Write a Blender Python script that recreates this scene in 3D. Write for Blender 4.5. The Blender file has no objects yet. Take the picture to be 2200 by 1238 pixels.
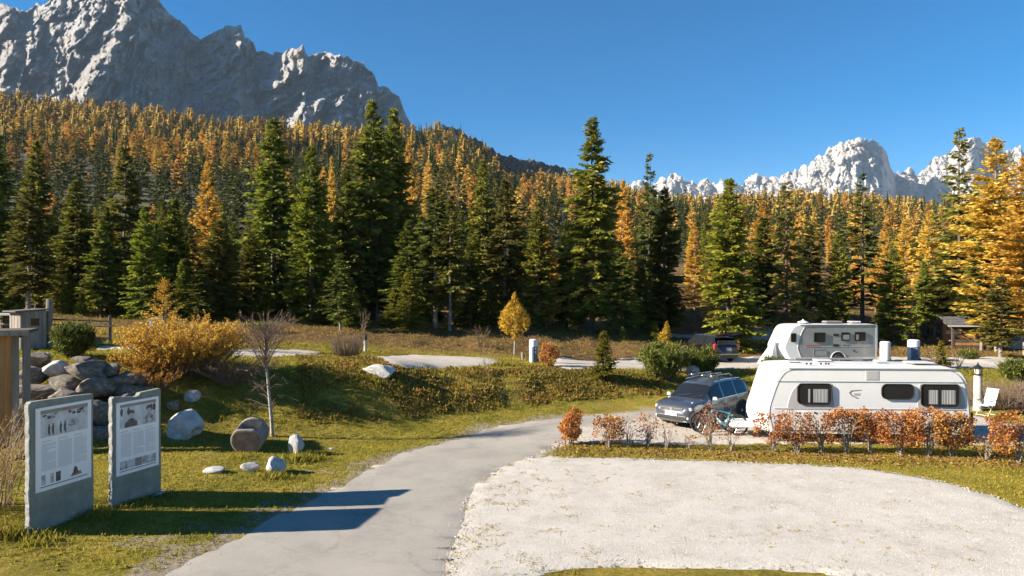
import bpy, bmesh, math, random
import numpy as np
from mathutils import Vector, Matrix
from mathutils.geometry import delaunay_2d_cdt

R = math.radians
scene = bpy.context.scene
COL = scene.collection

# ------------------------------------------------------------------ camera, sky, sun, exposure
F, CX, HZ, CAMH = 1467.0, 1100.0, 640.0, 5.0        # focal length and horizon measured on the photograph (2200 px wide)
cam_d = bpy.data.cameras.new('camera'); cam = bpy.data.objects.new('camera', cam_d); COL.objects.link(cam)
cam.location = (0, 0, CAMH); cam.rotation_euler = (R(90), 0, 0)
cam_d.sensor_width = 36; cam_d.lens = 36 * F / 2200; cam_d.shift_y = (HZ - 619) / 2200
cam_d.clip_start = 0.2; cam_d.clip_end = 20000
scene.camera = cam

SUN_EL, SUN_AZ = 24.5, 10.0                          # sun on the left, a little behind the camera
to_sun = Vector((-math.cos(R(SUN_AZ)) * math.cos(R(SUN_EL)), -math.sin(R(SUN_AZ)) * math.cos(R(SUN_EL)), math.sin(R(SUN_EL))))
world = bpy.data.worlds.new('World'); scene.world = world; world.use_nodes = True
wn = world.node_tree.nodes; wl = world.node_tree.links
bg = wn['Background']; bg.inputs['Strength'].default_value = 0.05
sky = wn.new('ShaderNodeTexSky'); sky.sky_type = 'NISHITA'; sky.sun_disc = False
sky.sun_elevation = R(SUN_EL); sky.sun_rotation = R(270 - SUN_AZ)
sky.altitude = 1500; sky.air_density = 1.0; sky.dust_density = 0.05; sky.ozone_density = 2.6
hsv = wn.new('ShaderNodeHueSaturation'); hsv.inputs['Saturation'].default_value = 1.5
wl.new(sky.outputs[0], hsv.inputs['Color']); wl.new(hsv.outputs[0], bg.inputs[0])
sun_d = bpy.data.lights.new('sun', 'SUN'); sun = bpy.data.objects.new('sun', sun_d); COL.objects.link(sun)
sun_d.energy = 5.0; sun_d.angle = R(0.5); sun_d.color = (1.0, 0.89, 0.74)
sun.rotation_euler = to_sun.to_track_quat('Z', 'Y').to_euler(); sun.location = (-30, 0, 40)
vs = scene.view_settings; vs.view_transform = 'Standard'; vs.look = 'None'; vs.gamma = 1.0; vs.use_curve_mapping = False
vs.exposure = 1.66
cy = scene.cycles
cy.use_denoising = True; cy.max_bounces = 6; cy.diffuse_bounces = 3; cy.glossy_bounces = 3; cy.transmission_bounces = 4
cy.transparent_max_bounces = 8; cy.use_adaptive_sampling = True; cy.adaptive_threshold = 0.015

# ------------------------------------------------------------------ helpers
def at(px, py, Y): return Vector(((px - CX) / F * Y, Y, CAMH - (py - HZ) / F * Y))
def gp(px, py, z=0.0):
    Y = (CAMH - z) * F / (py - HZ)
    return ((px - CX) / F * Y, Y)

def _h(ix, iy, s):
    n = (ix.astype(np.int64) * 374761393 + iy.astype(np.int64) * 668265263 + s * 974634777) & 0x7fffffff
    n = ((n ^ (n >> 13)) * 1274126177) & 0x7fffffff
    return ((n ^ (n >> 16)) & 0xffff) / 65535.0
def vnoise(x, y, s=0):
    x = np.asarray(x, float); y = np.asarray(y, float)
    ix = np.floor(x); iy = np.floor(y); fx = x - ix; fy = y - iy
    fx = fx * fx * (3 - 2 * fx); fy = fy * fy * (3 - 2 * fy)
    a = _h(ix, iy, s); b = _h(ix + 1, iy, s); c = _h(ix, iy + 1, s); d = _h(ix + 1, iy + 1, s)
    return (a * (1 - fx) + b * fx) * (1 - fy) + (c * (1 - fx) + d * fx) * fy
def fbm(x, y, o=4, s=0, g=.5):
    t = 0; a = 1; m = 0
    for k in range(o):
        t = t + a * vnoise(np.asarray(x) * 2 ** k + 17.3 * k, np.asarray(y) * 2 ** k + 9.1 * k, s + k); m += a; a *= g
    return t / m * 2 - 1
def ridged(x, y, o=4, s=0, g=.5):
    t = 0; a = 1; m = 0
    for k in range(o):
        n = 1 - np.abs(vnoise(np.asarray(x) * 2 ** k + 7.7 * k, np.asarray(y) * 2 ** k + 3.1 * k, s + k) * 2 - 1)
        t = t + a * n * n; m += a; a *= g
    return t / m

def facets(x, y, s=0):
    """broken planes: every cell of a jittered grid is a small tilted face with a step at its border"""
    ix = np.floor(x); iy = np.floor(y); best = np.full(np.shape(x), 9.0); val = np.zeros(np.shape(x))
    for dx in (-1, 0, 1):
        for dy in (-1, 0, 1):
            cx_, cy_ = ix + dx, iy + dy; px_ = cx_ + _h(cx_, cy_, s); py_ = cy_ + _h(cx_, cy_, s + 1); ex, ey = x - px_, y - py_
            d = ex * ex + ey * ey; k = d < best; best = np.where(k, d, best)
            val = np.where(k, (_h(cx_, cy_, s + 2) - .5) + ex * (_h(cx_, cy_, s + 3) - .5) * 1.7 + ey * (_h(cx_, cy_, s + 4) - .5) * 1.2, val)
    return val
def link(o, parent=None):
    COL.objects.link(o)
    if parent is not None: o.parent = parent
    return o
def tag(o, label=None, cat=None, group=None, kind=None):
    for k, v in (('label', label), ('category', cat), ('group', group), ('kind', kind)):
        if v: o[k] = v
    return o
def empty(name, loc, rz=0, label=None, cat=None, group=None, scale=None):
    o = bpy.data.objects.new(name, None); COL.objects.link(o); o.empty_display_size = .2
    o.location = loc; o.rotation_euler = (0, 0, rz)
    if scale: o.scale = scale
    return tag(o, label, cat, group)
def inst(name, mesh, parent=None, loc=(0, 0, 0), rot=(0, 0, 0), scale=(1, 1, 1)):
    o = bpy.data.objects.new(name, mesh); o.location = loc; o.rotation_euler = rot; o.scale = scale
    return link(o, parent)

def np_mesh(name, V, Fc, mat=None, tint=None, smooth=False):
    me = bpy.data.meshes.new(name); V = np.asarray(V, np.float32); Fc = np.asarray(Fc, np.int32)
    n, k = Fc.shape
    me.vertices.add(len(V)); me.vertices.foreach_set('co', V.ravel())
    me.loops.add(n * k); me.loops.foreach_set('vertex_index', Fc.ravel())
    me.polygons.add(n); me.polygons.foreach_set('loop_start', np.arange(0, n * k, k, dtype=np.int32))
    me.polygons.foreach_set('loop_total', np.full(n, k, np.int32))
    if smooth: me.polygons.foreach_set('use_smooth', np.ones(n, bool))
    if tint is not None:
        a = me.attributes.new('tint', 'FLOAT', 'POINT'); a.data.foreach_set('value', np.asarray(tint, np.float32))
    me.update(calc_edges=True)
    if mat: me.materials.append(mat)
    return me

class MB:
    """collects simple solids; build() links them as one mesh object"""
    def __init__(s): s.v = []; s.f = []
    def add(s, v, f, M=None):
        b = len(s.v)
        s.v += [tuple(M @ Vector(p)) if M is not None else tuple(p) for p in v]
        s.f += [tuple(i + b for i in q) for q in f]; return s
    def box(s, c, d, M=None, taper=1.0):
        x, y, z = c; a, b, h = d[0] / 2, d[1] / 2, d[2] / 2; t = taper
        v = [(x - a, y - b, z - h), (x + a, y - b, z - h), (x + a, y + b, z - h), (x - a, y + b, z - h),
             (x - a * t, y - b * t, z + h), (x + a * t, y - b * t, z + h), (x + a * t, y + b * t, z + h), (x - a * t, y + b * t, z + h)]
        return s.add(v, [(0, 3, 2, 1), (4, 5, 6, 7), (0, 1, 5, 4), (1, 2, 6, 5), (2, 3, 7, 6), (3, 0, 4, 7)], M)
    def tube(s, pts, rad, n=8, cap=True, M=None):
        P = [Vector(p) for p in pts]
        if not hasattr(rad, '__len__'): rad = [rad] * len(P)
        v = []; f = []; prev = None
        for i, p in enumerate(P):
            d = (P[min(i + 1, len(P) - 1)] - P[max(i - 1, 0)])
            d = d.normalized() if d.length > 1e-9 else Vector((0, 0, 1))
            if prev is None:
                u = d.orthogonal().normalized()
            else:
                u = (prev - d * prev.dot(d)); u = u.normalized() if u.length > 1e-6 else d.orthogonal().normalized()
            prev = u; w = d.cross(u)
            for k in range(n):
                a = 2 * math.pi * k / n; v.append(p + (u * math.cos(a) + w * math.sin(a)) * rad[i])
        for i in range(len(P) - 1):
            for k in range(n):
                f.append((i * n + k, i * n + (k + 1) % n, (i + 1) * n + (k + 1) % n, (i + 1) * n + k))
        if cap: f += [tuple(range(n - 1, -1, -1)), tuple(range((len(P) - 1) * n, len(P) * n))]
        return s.add(v, f, M)
    def prism(s, poly, h, M=None):
        """poly: outline in XY (counter-clockwise), extruded 0..h along Z"""
        n = len(poly); v = [(x, y, 0) for x, y in poly] + [(x, y, h) for x, y in poly]
        f = [tuple(range(n - 1, -1, -1)), tuple(range(n, 2 * n))] + [(i, (i + 1) % n, n + (i + 1) % n, n + i) for i in range(n)]
        return s.add(v, f, M)
    def lathe(s, prof, n=20, M=None):
        v = []; f = []
        for r, z in prof:
            for k in range(n):
                a = 2 * math.pi * k / n; v.append((r * math.cos(a), r * math.sin(a), z))
        for i in range(len(prof) - 1):
            for k in range(n):
                f.append((i * n + k, i * n + (k + 1) % n, (i + 1) * n + (k + 1) % n, (i + 1) * n + k))
        f += [tuple(range(n - 1, -1, -1)), tuple(range((len(prof) - 1) * n, len(prof) * n))]
        return s.add(v, f, M)
    def torus(s, Rr, r, n=28, m=8, M=None, sq=1.0):
        v = []; f = []
        for i in range(n):
            a = 2 * math.pi * i / n
            for k in range(m):
                b = 2 * math.pi * k / m; q = Rr + r * math.cos(b)
                v.append((q * math.cos(a), q * math.sin(a), r * sq * math.sin(b)))
        for i in range(n):
            for k in range(m):
                f.append((i * m + k, ((i + 1) % n) * m + k, ((i + 1) % n) * m + (k + 1) % m, i * m + (k + 1) % m))
        return s.add(v, f, M)
    def mesh(s, name, mat=None, smooth=None):
        me = bpy.data.meshes.new(name); me.from_pydata(s.v, [], s.f)
        if mat: me.materials.append(mat)
        if smooth:
            me.polygons.foreach_set('use_smooth', np.ones(len(me.polygons), bool)); me.set_sharp_from_angle(angle=R(smooth))
        me.update(); return me
    def build(s, name, mat=None, parent=None, smooth=None, bevel=0, seg=2, loc=(0, 0, 0), rot=(0, 0, 0)):
        o = inst(name, s.mesh(name, mat, smooth), parent, loc, rot)
        if bevel:
            b = o.modifiers.new('bevel', 'BEVEL'); b.width = bevel; b.segments = seg; b.limit_method = 'ANGLE'; b.angle_limit = R(40)
            b.harden_normals = False
        return o

def Tm(loc=(0, 0, 0), rx=0, ry=0, rz=0):
    return Matrix.Translation(loc) @ Matrix.Rotation(rz, 4, 'Z') @ Matrix.Rotation(ry, 4, 'Y') @ Matrix.Rotation(rx, 4, 'X')
FACE = Matrix(((1, 0, 0, 0), (0, 0, -1, 0), (0, 1, 0, 0), (0, 0, 0, 1)))    # XY outline -> XZ wall that faces -Y

# ------------------------------------------------------------------ materials
def _new(name):
    m = bpy.data.materials.new(name); m.use_nodes = True
    return m, m.node_tree.nodes, m.node_tree.links, m.node_tree.nodes['Principled BSDF']
def ramp(n, stops):
    r = n.new('ShaderNodeValToRGB'); e = r.color_ramp.elements
    while len(e) < len(stops): e.new(.5)
    for i, (p, c) in enumerate(stops): e[i].position = p; e[i].color = (*c, 1) if len(c) == 3 else c
    return r
def noise_node(n, l, scale, detail=6, rough=.6, stretch=None):
    tc = n.new('ShaderNodeTexCoord'); t = n.new('ShaderNodeTexNoise')
    t.inputs['Scale'].default_value = scale; t.inputs['Detail'].default_value = detail; t.inputs['Roughness'].default_value = rough
    if stretch:
        mp = n.new('ShaderNodeMapping'); mp.inputs['Scale'].default_value = stretch
        l.new(tc.outputs['Object'], mp.inputs[0]); l.new(mp.outputs[0], t.inputs['Vector'])
    else: l.new(tc.outputs['Object'], t.inputs['Vector'])
    return t
def add_bump(n, l, p, src, strength, dist=.05):
    b = n.new('ShaderNodeBump'); b.inputs['Strength'].default_value = strength; b.inputs['Distance'].default_value = dist
    l.new(src, b.inputs['Height']); l.new(b.outputs[0], p.inputs['Normal'])
def nmat(name, stops, scale=4, rough=.85, bump=.3, dist=.02, bscale=None, detail=6, metal=0, stretch=None, spec=.4):
    m, n, l, p = _new(name)
    t = noise_node(n, l, scale, detail, .65, stretch)
    r = ramp(n, stops); l.new(t.outputs['Fac'], r.inputs[0]); l.new(r.outputs[0], p.inputs['Base Color'])
    p.inputs['Roughness'].default_value = rough; p.inputs['Metallic'].default_value = metal; p.inputs['Specular IOR Level'].default_value = spec
    if bump:
        t2 = noise_node(n, l, bscale or scale * 4, 6, .7, stretch); add_bump(n, l, p, t2.outputs['Fac'], bump, dist)
    return m
def flat(name, c, rough=.5, metal=0, coat=0, spec=.5, var=.06):
    """painted or moulded surface: nearly even colour with a faint weathering variation"""
    m, n, l, p = _new(name)
    t = noise_node(n, l, 2.3, 5, .6)
    lo = tuple(max(0, x * (1 - var)) for x in c); hi = tuple(min(1, x * (1 + var)) for x in c)
    r = ramp(n, [(.3, lo), (.7, hi)]); l.new(t.outputs['Fac'], r.inputs[0]); l.new(r.outputs[0], p.inputs['Base Color'])
    p.inputs['Roughness'].default_value = rough; p.inputs['Metallic'].default_value = metal
    p.inputs['Coat Weight'].default_value = coat; p.inputs['Coat Roughness'].default_value = .05; p.inputs['Specular IOR Level'].default_value = spec
    return m
def foliage(name, stops, transl=.3, rough=.7, hue=.03, val=.35):
    """leaves: colour from the 'tint' of each spray, shifted a little for each plant; some light passes through"""
    m, n, l, p = _new(name)
    a = n.new('ShaderNodeAttribute'); a.attribute_name = 'tint'
    r = ramp(n, stops); l.new(a.outputs['Fac'], r.inputs[0])
    oi = n.new('ShaderNodeObjectInfo'); hs = n.new('ShaderNodeHueSaturation')
    mr = n.new('ShaderNodeMapRange'); mr.inputs[3].default_value = .5 - hue; mr.inputs[4].default_value = .5 + hue
    l.new(oi.outputs['Random'], mr.inputs[0]); l.new(mr.outputs[0], hs.inputs['Hue'])
    w = n.new('ShaderNodeMath'); w.operation = 'FRACT'; k = n.new('ShaderNodeMath'); k.operation = 'MULTIPLY'; k.inputs[1].default_value = 7.31
    l.new(oi.outputs['Random'], k.inputs[0]); l.new(k.outputs[0], w.inputs[0])
    mv = n.new('ShaderNodeMapRange'); mv.inputs[3].default_value = 1 - val; mv.inputs[4].default_value = 1 + val
    l.new(w.outputs[0], mv.inputs[0]); l.new(mv.outputs[0], hs.inputs['Value'])
    l.new(r.outputs[0], hs.inputs['Color']); l.new(hs.outputs[0], p.inputs['Base Color'])
    p.inputs['Roughness'].default_value = rough; p.inputs['Specular IOR Level'].default_value = .15
    tr = n.new('ShaderNodeBsdfTranslucent'); l.new(hs.outputs[0], tr.inputs[0])
    mx = n.new('ShaderNodeMixShader'); mx.inputs[0].default_value = transl
    l.new(p.outputs[0], mx.inputs[1]); l.new(tr.outputs[0], mx.inputs[2]); l.new(mx.outputs[0], n['Material Output'].inputs[0])
    return m

M = {}
M['bark'] = nmat('bark', [(.3, (.055, .042, .032)), (.7, (.16, .13, .10))], 6, .95, .8, .04, stretch=(1, 1, .25))
M['pale_bark'] = nmat('pale_bark', [(.3, (.14, .12, .10)), (.7, (.32, .28, .23))], 6, .95, .7, .04, stretch=(1, 1, .25))
M['twig'] = nmat('twig', [(.3, (.10, .065, .05)), (.7, (.22, .15, .11))], 9, .9, 0)
M['dry_twig'] = nmat('dry_twig', [(.3, (.22, .15, .08)), (.7, (.42, .31, .18))], 9, .9, 0)
M['birch'] = nmat('birch_bark', [(.36, (.05, .045, .04)), (.48, (.30, .27, .23)), (.8, (.48, .44, .39))], 5, .8, .4, .02, stretch=(1, 1, 2.2))
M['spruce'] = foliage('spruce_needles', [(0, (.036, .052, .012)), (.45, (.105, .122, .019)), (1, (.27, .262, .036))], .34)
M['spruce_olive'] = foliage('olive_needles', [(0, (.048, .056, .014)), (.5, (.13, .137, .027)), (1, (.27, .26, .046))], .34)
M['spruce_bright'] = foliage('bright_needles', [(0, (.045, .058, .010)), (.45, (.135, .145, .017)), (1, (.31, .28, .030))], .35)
M['larch'] = foliage('larch_needles', [(0, (.34, .18, .03)), (.5, (.60, .36, .055)), (1, (.76, .50, .10))], .35, hue=.012, val=.2)
M['far_spruce'] = foliage('far_spruce_needles', [(0, (.040, .044, .011)), (1, (.125, .118, .024))], .2)
M['far_larch'] = foliage('far_larch_needles', [(0, (.24, .13, .036)), (.5, (.47, .275, .06)), (1, (.66, .44, .10))], .2, hue=.016, val=.34)
M['yellow_leaf'] = foliage('yellow_leaves', [(0, (.30, .17, .02)), (.5, (.48, .29, .03)), (1, (.60, .40, .06))], .4, hue=.01, val=.1)
M['willow_leaf'] = foliage('willow_leaves', [(0, (.26, .12, .02)), (.5, (.54, .32, .035)), (1, (.68, .46, .07))], .4, hue=.01, val=.1)
M['beech_leaf'] = foliage('beech_leaves', [(0, (.10, .045, .025)), (.3, (.26, .095, .036)), (.62, (.46, .185, .045)), (.86, (.60, .34, .09)), (1, (.66, .49, .28))], .4, hue=.012, val=.18)
M['pine_leaf'] = foliage('pine_shrub_needles', [(0, (.028, .042, .009)), (.5, (.095, .115, .018)), (1, (.24, .24, .04))], .25, hue=.01, val=.1)
M['heath'] = foliage('heath_leaves', [(0, (.07, .06, .015)), (.35, (.16, .13, .025)), (.7, (.23, .16, .035)), (1, (.27, .12, .04))], .3, hue=.01, val=.1)
M['blade'] = foliage('grass_blades', [(0, (.15, .152, .020)), (.4, (.30, .255, .036)), (.75, (.44, .33, .045)), (1, (.50, .35, .10))], .45, hue=.005, val=.05)
M['litter'] = foliage('fallen_leaf', [(0, (.09, .04, .018)), (.5, (.22, .10, .035)), (1, (.34, .20, .08))], .1, hue=.01, val=.1)

def ground_mat():
    m, n, l, p = _new('turf')
    t1 = noise_node(n, l, .7, 8, .72); r1 = ramp(n, [(.34, (.185, .172, .028)), (.5, (.345, .285, .045)), (.64, (.47, .35, .075))])
    l.new(t1.outputs['Fac'], r1.inputs[0])
    t2 = noise_node(n, l, 9, 8, .75); r2 = ramp(n, [(.34, (.38, .40, .38)), (.66, (1.25, 1.22, 1.15))]); l.new(t2.outputs['Fac'], r2.inputs[0])
    mm = n.new('ShaderNodeMix'); mm.data_type = 'RGBA'; mm.blend_type = 'MULTIPLY'; mm.inputs[0].default_value = .8
    a = n.new('ShaderNodeAttribute'); a.attribute_name = 'tint'                       # share of dry brown heath
    t3 = noise_node(n, l, 1.6, 7, .7); r3 = ramp(n, [(.3, (.10, .062, .030)), (.5, (.20, .125, .055)), (.7, (.32, .20, .085))]); l.new(t3.outputs['Fac'], r3.inputs[0])
    md = n.new('ShaderNodeMix'); md.data_type = 'RGBA'
    l.new(a.outputs['Fac'], md.inputs[0]); l.new(r1.outputs[0], md.inputs[6]); l.new(r3.outputs[0], md.inputs[7])
    l.new(md.outputs[2], mm.inputs[6]); l.new(r2.outputs[0], mm.inputs[7])
    b = n.new('ShaderNodeAttribute'); b.attribute_name = 'bare'                       # trodden sandy soil beside the asphalt
    t4 = noise_node(n, l, 2.6, 8, .75); ad = n.new('ShaderNodeMath'); ad.operation = 'ADD'; l.new(b.outputs['Fac'], ad.inputs[0]); l.new(t4.outputs['Fac'], ad.inputs[1])
    rb = ramp(n, [(.88, (0, 0, 0)), (1.0, (1, 1, 1))]); l.new(ad.outputs[0], rb.inputs[0])
    mb_ = n.new('ShaderNodeMix'); mb_.data_type = 'RGBA'; mb_.inputs[7].default_value = (.36, .30, .22, 1)
    l.new(rb.outputs[0], mb_.inputs[0]); l.new(mm.outputs[2], mb_.inputs[6]); l.new(mb_.outputs[2], p.inputs['Base Color'])
    p.inputs['Roughness'].default_value = .95; p.inputs['Specular IOR Level'].default_value = .1
    add_bump(n, l, p, t2.outputs['Fac'], 1, .2)
    return m
M['turf'] = ground_mat()
def gravel_mat(name, a, b, c, weeds):
    m, n, l, p = _new(name)
    t0 = noise_node(n, l, 38, 5, .85); r = ramp(n, [(.32, a), (.5, b), (.68, c)]); l.new(t0.outputs['Fac'], r.inputs[0])
    t = noise_node(n, l, .8, 8, .72); r2 = ramp(n, [(.30, (.74, .715, .68)), (.5, (.93, .92, .90)), (.66, (1.03, 1.02, 1))]); l.new(t.outputs['Fac'], r2.inputs[0])
    mm = n.new('ShaderNodeMix'); mm.data_type = 'RGBA'; mm.blend_type = 'MULTIPLY'; mm.inputs[0].default_value = 1
    l.new(r.outputs[0], mm.inputs[6]); l.new(r2.outputs[0], mm.inputs[7])
    at_ = n.new('ShaderNodeAttribute'); at_.attribute_name = 'tint'                   # where the gravel thins out over the hard surface
    t3 = noise_node(n, l, 2.4, 9, .8); ad = n.new('ShaderNodeMath'); ad.operation = 'ADD'; l.new(at_.outputs['Fac'], ad.inputs[0]); l.new(t3.outputs['Fac'], ad.inputs[1])
    r3 = ramp(n, [(weeds, (0, 0, 0)), (weeds + .16, (1, 1, 1))]); l.new(ad.outputs[0], r3.inputs[0])
    mw = n.new('ShaderNodeMix'); mw.data_type = 'RGBA'; mw.inputs[7].default_value = (.37, .335, .285, 1)
    l.new(r3.outputs[0], mw.inputs[0]); l.new(mm.outputs[2], mw.inputs[6]); l.new(mw.outputs[2], p.inputs['Base Color'])
    p.inputs['Roughness'].default_value = .95; p.inputs['Specular IOR Level'].default_value = .15
    add_bump(n, l, p, t0.outputs['Fac'], .45, .025)
    return m
M['gravel'] = gravel_mat('white_gravel', (.34, .32, .285), (.51, .48, .435), (.635, .605, .555), .80)
M['drive_gravel'] = gravel_mat('drive_gravel', (.34, .31, .27), (.47, .43, .38), (.58, .54, .48), .80)
def asphalt():
    m, n, l, p = _new('worn_asphalt')
    t = noise_node(n, l, 90, 4, .8); r = ramp(n, [(.3, (.21, .20, .185)), (.7, (.43, .40, .35))]); l.new(t.outputs['Fac'], r.inputs[0])
    t2 = noise_node(n, l, .45, 12, .78); r2 = ramp(n, [(.34, (.74, .73, .71)), (.5, (.97, .96, .94)), (.68, (1.12, 1.10, 1.06))]); l.new(t2.outputs['Fac'], r2.inputs[0])
    mm = n.new('ShaderNodeMix'); mm.data_type = 'RGBA'; mm.blend_type = 'MULTIPLY'; mm.inputs[0].default_value = 1
    l.new(r.outputs[0], mm.inputs[6]); l.new(r2.outputs[0], mm.inputs[7])
    tc = n.new('ShaderNodeTexCoord'); w = n.new('ShaderNodeTexVoronoi'); w.feature = 'DISTANCE_TO_EDGE'; w.inputs['Scale'].default_value = .33
    ns = noise_node(n, l, 1.2, 5, .7); vm = n.new('ShaderNodeVectorMath'); vm.operation = 'MULTIPLY_ADD'; vm.inputs[1].default_value = (.9, .9, 0)
    l.new(ns.outputs['Color'], vm.inputs[0]); l.new(tc.outputs['Object'], vm.inputs[2]); l.new(vm.outputs[0], w.inputs['Vector'])
    rc = ramp(n, [(0, (.6, .6, .6)), (.006, (1, 1, 1))]); l.new(w.outputs['Distance'], rc.inputs[0])     # hairline cracks
    mc = n.new('ShaderNodeMix'); mc.data_type = 'RGBA'; mc.blend_type = 'MULTIPLY'; mc.inputs[0].default_value = .45
    l.new(mm.outputs[2], mc.inputs[6]); l.new(rc.outputs[0], mc.inputs[7]); l.new(mc.outputs[2], p.inputs['Base Color'])
    p.inputs['Roughness'].default_value = .9; p.inputs['Specular IOR Level'].default_value = .2
    add_bump(n, l, p, t.outputs['Fac'], .35, .01); return m
M['asphalt'] = asphalt()

# ------------------------------------------------------------------ lie of the land
ctrl = []
def c(px, py, z): ctrl.append((*gp(px, py, z), z))
for y in (-60, -15, 2, 9, 14, 18, 22):
    for x in ((-3.5, 1, 6, 12, 20, 40) if y > 8 else (-60, -20, -4, 6, 20, 60)): ctrl.append((x, y, 0))
for x in (2, 6, 10, 15, 20, 40): ctrl.append((x, 26, 0))
for x in (6, 9, 13, 18, 26): ctrl.append((x, 29.5, 0))
ctrl += [(-9.3, 14.2, .25), (-8.4, 16.6, .25), (-14, 15, .5), (-20, 14, .9), (-11, 19, .3), (-8.3, 21.4, .15), (-5.5, 19.5, .03), (-6.5, 12, .05), (-9, 9, .1), (-20, 5, .5), (-60, 20, 2.5)]
for q in ((350, 950, .15), (450, 938, .15), (600, 925, .12), (750, 915, .08), (900, 905, .05), (1050, 895, .02), (1200, 882, .0), (1300, 868, .0), (1400, 862, .0), (1560, 850, 0)): c(*q)
for q in ((60, 770, 2.4), (160, 768, 2.4), (260, 790, 2.25), (360, 792, 2.15), (470, 788, 2.1), (600, 782, 1.95), (740, 768, 2.0), (810, 800, 1.8), (920, 802, 1.5), (1050, 794, 1.4),
          (1190, 800, 1.15), (1300, 818, .85), (1400, 820, .72), (1600, 806, .8), (1850, 806, .75), (2140, 806, .7), (2250, 815, .55)): c(*q)
for px_, z_ in ((20, 2.3), (70, 2.35), (120, 2.35), (180, 2.3), (235, 2.15), (285, 1.85)): ctrl.append(((px_ - CX) / F * 26.2, 26.2, z_)); ctrl.append(((px_ - CX) / F * 22.9, 22.9, .35))
for q in ((690, 765, 2.0), (560, 762, 2.1), (400, 758, 2.3), (220, 750, 2.5), (90, 745, 2.5), (850, 765, 1.6), (1060, 768, 1.42), (1000, 790, 1.42), (1250, 785, 1.15), (1250, 768, 1.15),
          (1500, 770, .95), (1700, 780, .9), (1900, 775, .9), (2150, 775, .85)): c(*q)
for q in ((100, 716, 3.1), (300, 715, 3.0), (500, 722, 2.7), (700, 721, 2.6), (900, 723, 2.4), (1100, 731, 2.1), (1300, 736, 1.8), (1450, 738, 1.55), (1650, 728, 1.5), (1900, 745, 1.2), (2150, 745, 1.1)): c(*q)
for x, y, z in ((-60, 60, 4.5), (-40, 62, 4), (-25, 60, 3.4), (-10, 62, 3.0), (2, 64, 2.6), (14, 64, 2.5), (22, 62, 3.4), (30, 62, 3.0), (40, 56, 1.2), (50, 62, 1.6), (70, 60, 1.5),
                (-60, 90, 8), (-30, 92, 8), (0, 92, 7.5), (25, 90, 6), (45, 90, 4.5), (80, 90, 4), (-120, 60, 8), (120, 60, 3), (-120, 110, 12), (120, 110, 6), (0, 120, 12), (-60, 120, 14), (60, 120, 9),
                (100, 20, 0), (100, -40, 0), (-100, -40, 2), (-45, 35, 3.2), (60, 36, .8)): ctrl.append((x, y, z))
ctrl = np.array(ctrl)
def _U(r2): return np.where(r2 > 1e-12, r2 * np.log(np.maximum(r2, 1e-12)), 0)
_n = len(ctrl); _K = _U(((ctrl[:, None, :2] - ctrl[None, :, :2]) ** 2).sum(-1)) + np.eye(_n) * 2.0
_P = np.c_[np.ones(_n), ctrl[:, :2]]
_A = np.zeros((_n + 3, _n + 3)); _A[:_n, :_n] = _K; _A[:_n, _n:] = _P; _A[_n:, :_n] = _P.T
_w = np.linalg.solve(_A, np.r_[ctrl[:, 2], 0, 0, 0])
RIDGE = np.array([(-900, 140, 640), (-300, 190, 640), (0, 228, 640), (200, 250, 630), (400, 268, 620), (600, 290, 610), (760, 305, 600), (840, 300, 600), (900, 298, 600), (960, 300, 600), (1010, 318, 600),
                  (1050, 352, 600), (1080, 388, 600), (1130, 408, 600), (1230, 414, 600), (1300, 424, 600), (1400, 446, 600), (1560, 456, 620), (1700, 446, 620), (1850, 450, 620), (2000, 470, 620), (2200, 466, 620), (2600, 430, 620), (3200, 390, 620)])
def ss(a, b, x): t = np.clip((x - a) / (b - a), 0, 1); return t * t * (3 - 2 * t)
def tps(x, y):
    x = np.asarray(x, float).ravel(); y = np.asarray(y, float).ravel(); out = np.empty(len(x))
    for i in range(0, len(x), 20000):
        q = np.c_[x[i:i + 20000], y[i:i + 20000]]
        out[i:i + 20000] = _U(((q[:, None] - ctrl[None, :, :2]) ** 2).sum(-1)) @ _w[:_n] + _w[_n] + q @ _w[_n + 1:]
    return out
def hill(x, y):
    px = CX + F * x / np.maximum(y, 1); ry = np.interp(px, RIDGE[:, 0], RIDGE[:, 1]); rd = np.interp(px, RIDGE[:, 0], RIDGE[:, 2])
    zr = CAMH + (HZ - ry) / F * rd; t = (y - 95) / (rd - 95)
    z = 9 + (zr - 9) * np.clip(t, 0, 1) ** 1.22 + np.sin(np.clip(t, 0, 1) * math.pi) * fbm(x / 70, y / 70, 3, 5) * 9
    return np.where(t > 1, zr - (y - rd) * .45, z)
def zg(x, y):
    x = np.asarray(x, float); y = np.asarray(y, float); sh = np.broadcast(x, y).shape
    x = np.broadcast_to(x, sh).ravel(); y = np.broadcast_to(y, sh).ravel()
    z = np.where(y < 125, tps(np.clip(x, -140, 140), np.clip(y, -60, 125)), 0)
    # tussocks on the banks and verges, nothing on the level ground
    m = ss(.12, .7, z) * ss(5, 20, y) * (1 - .85 * ss(33.5, 35.5, y) * ss(43.5, 41.8, y)) * (1 + .9 * ss(42, 45, y) * ss(60, 52, y))
    z = z + m * (fbm(x / 1.7, y / 1.7, 4, 3) * (.15 + .16 * ss(1.9, 1.0, z) * ss(38, 33, y)) + fbm(x / .7, y / .7, 3, 9) * .07)
    k = ss(80, 120, y)
    return (z * (1 - k) + hill(x, np.maximum(y, 60)) * k).reshape(sh)
def zgs(x, y): return float(zg(np.array([x]), np.array([y]))[0])
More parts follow.
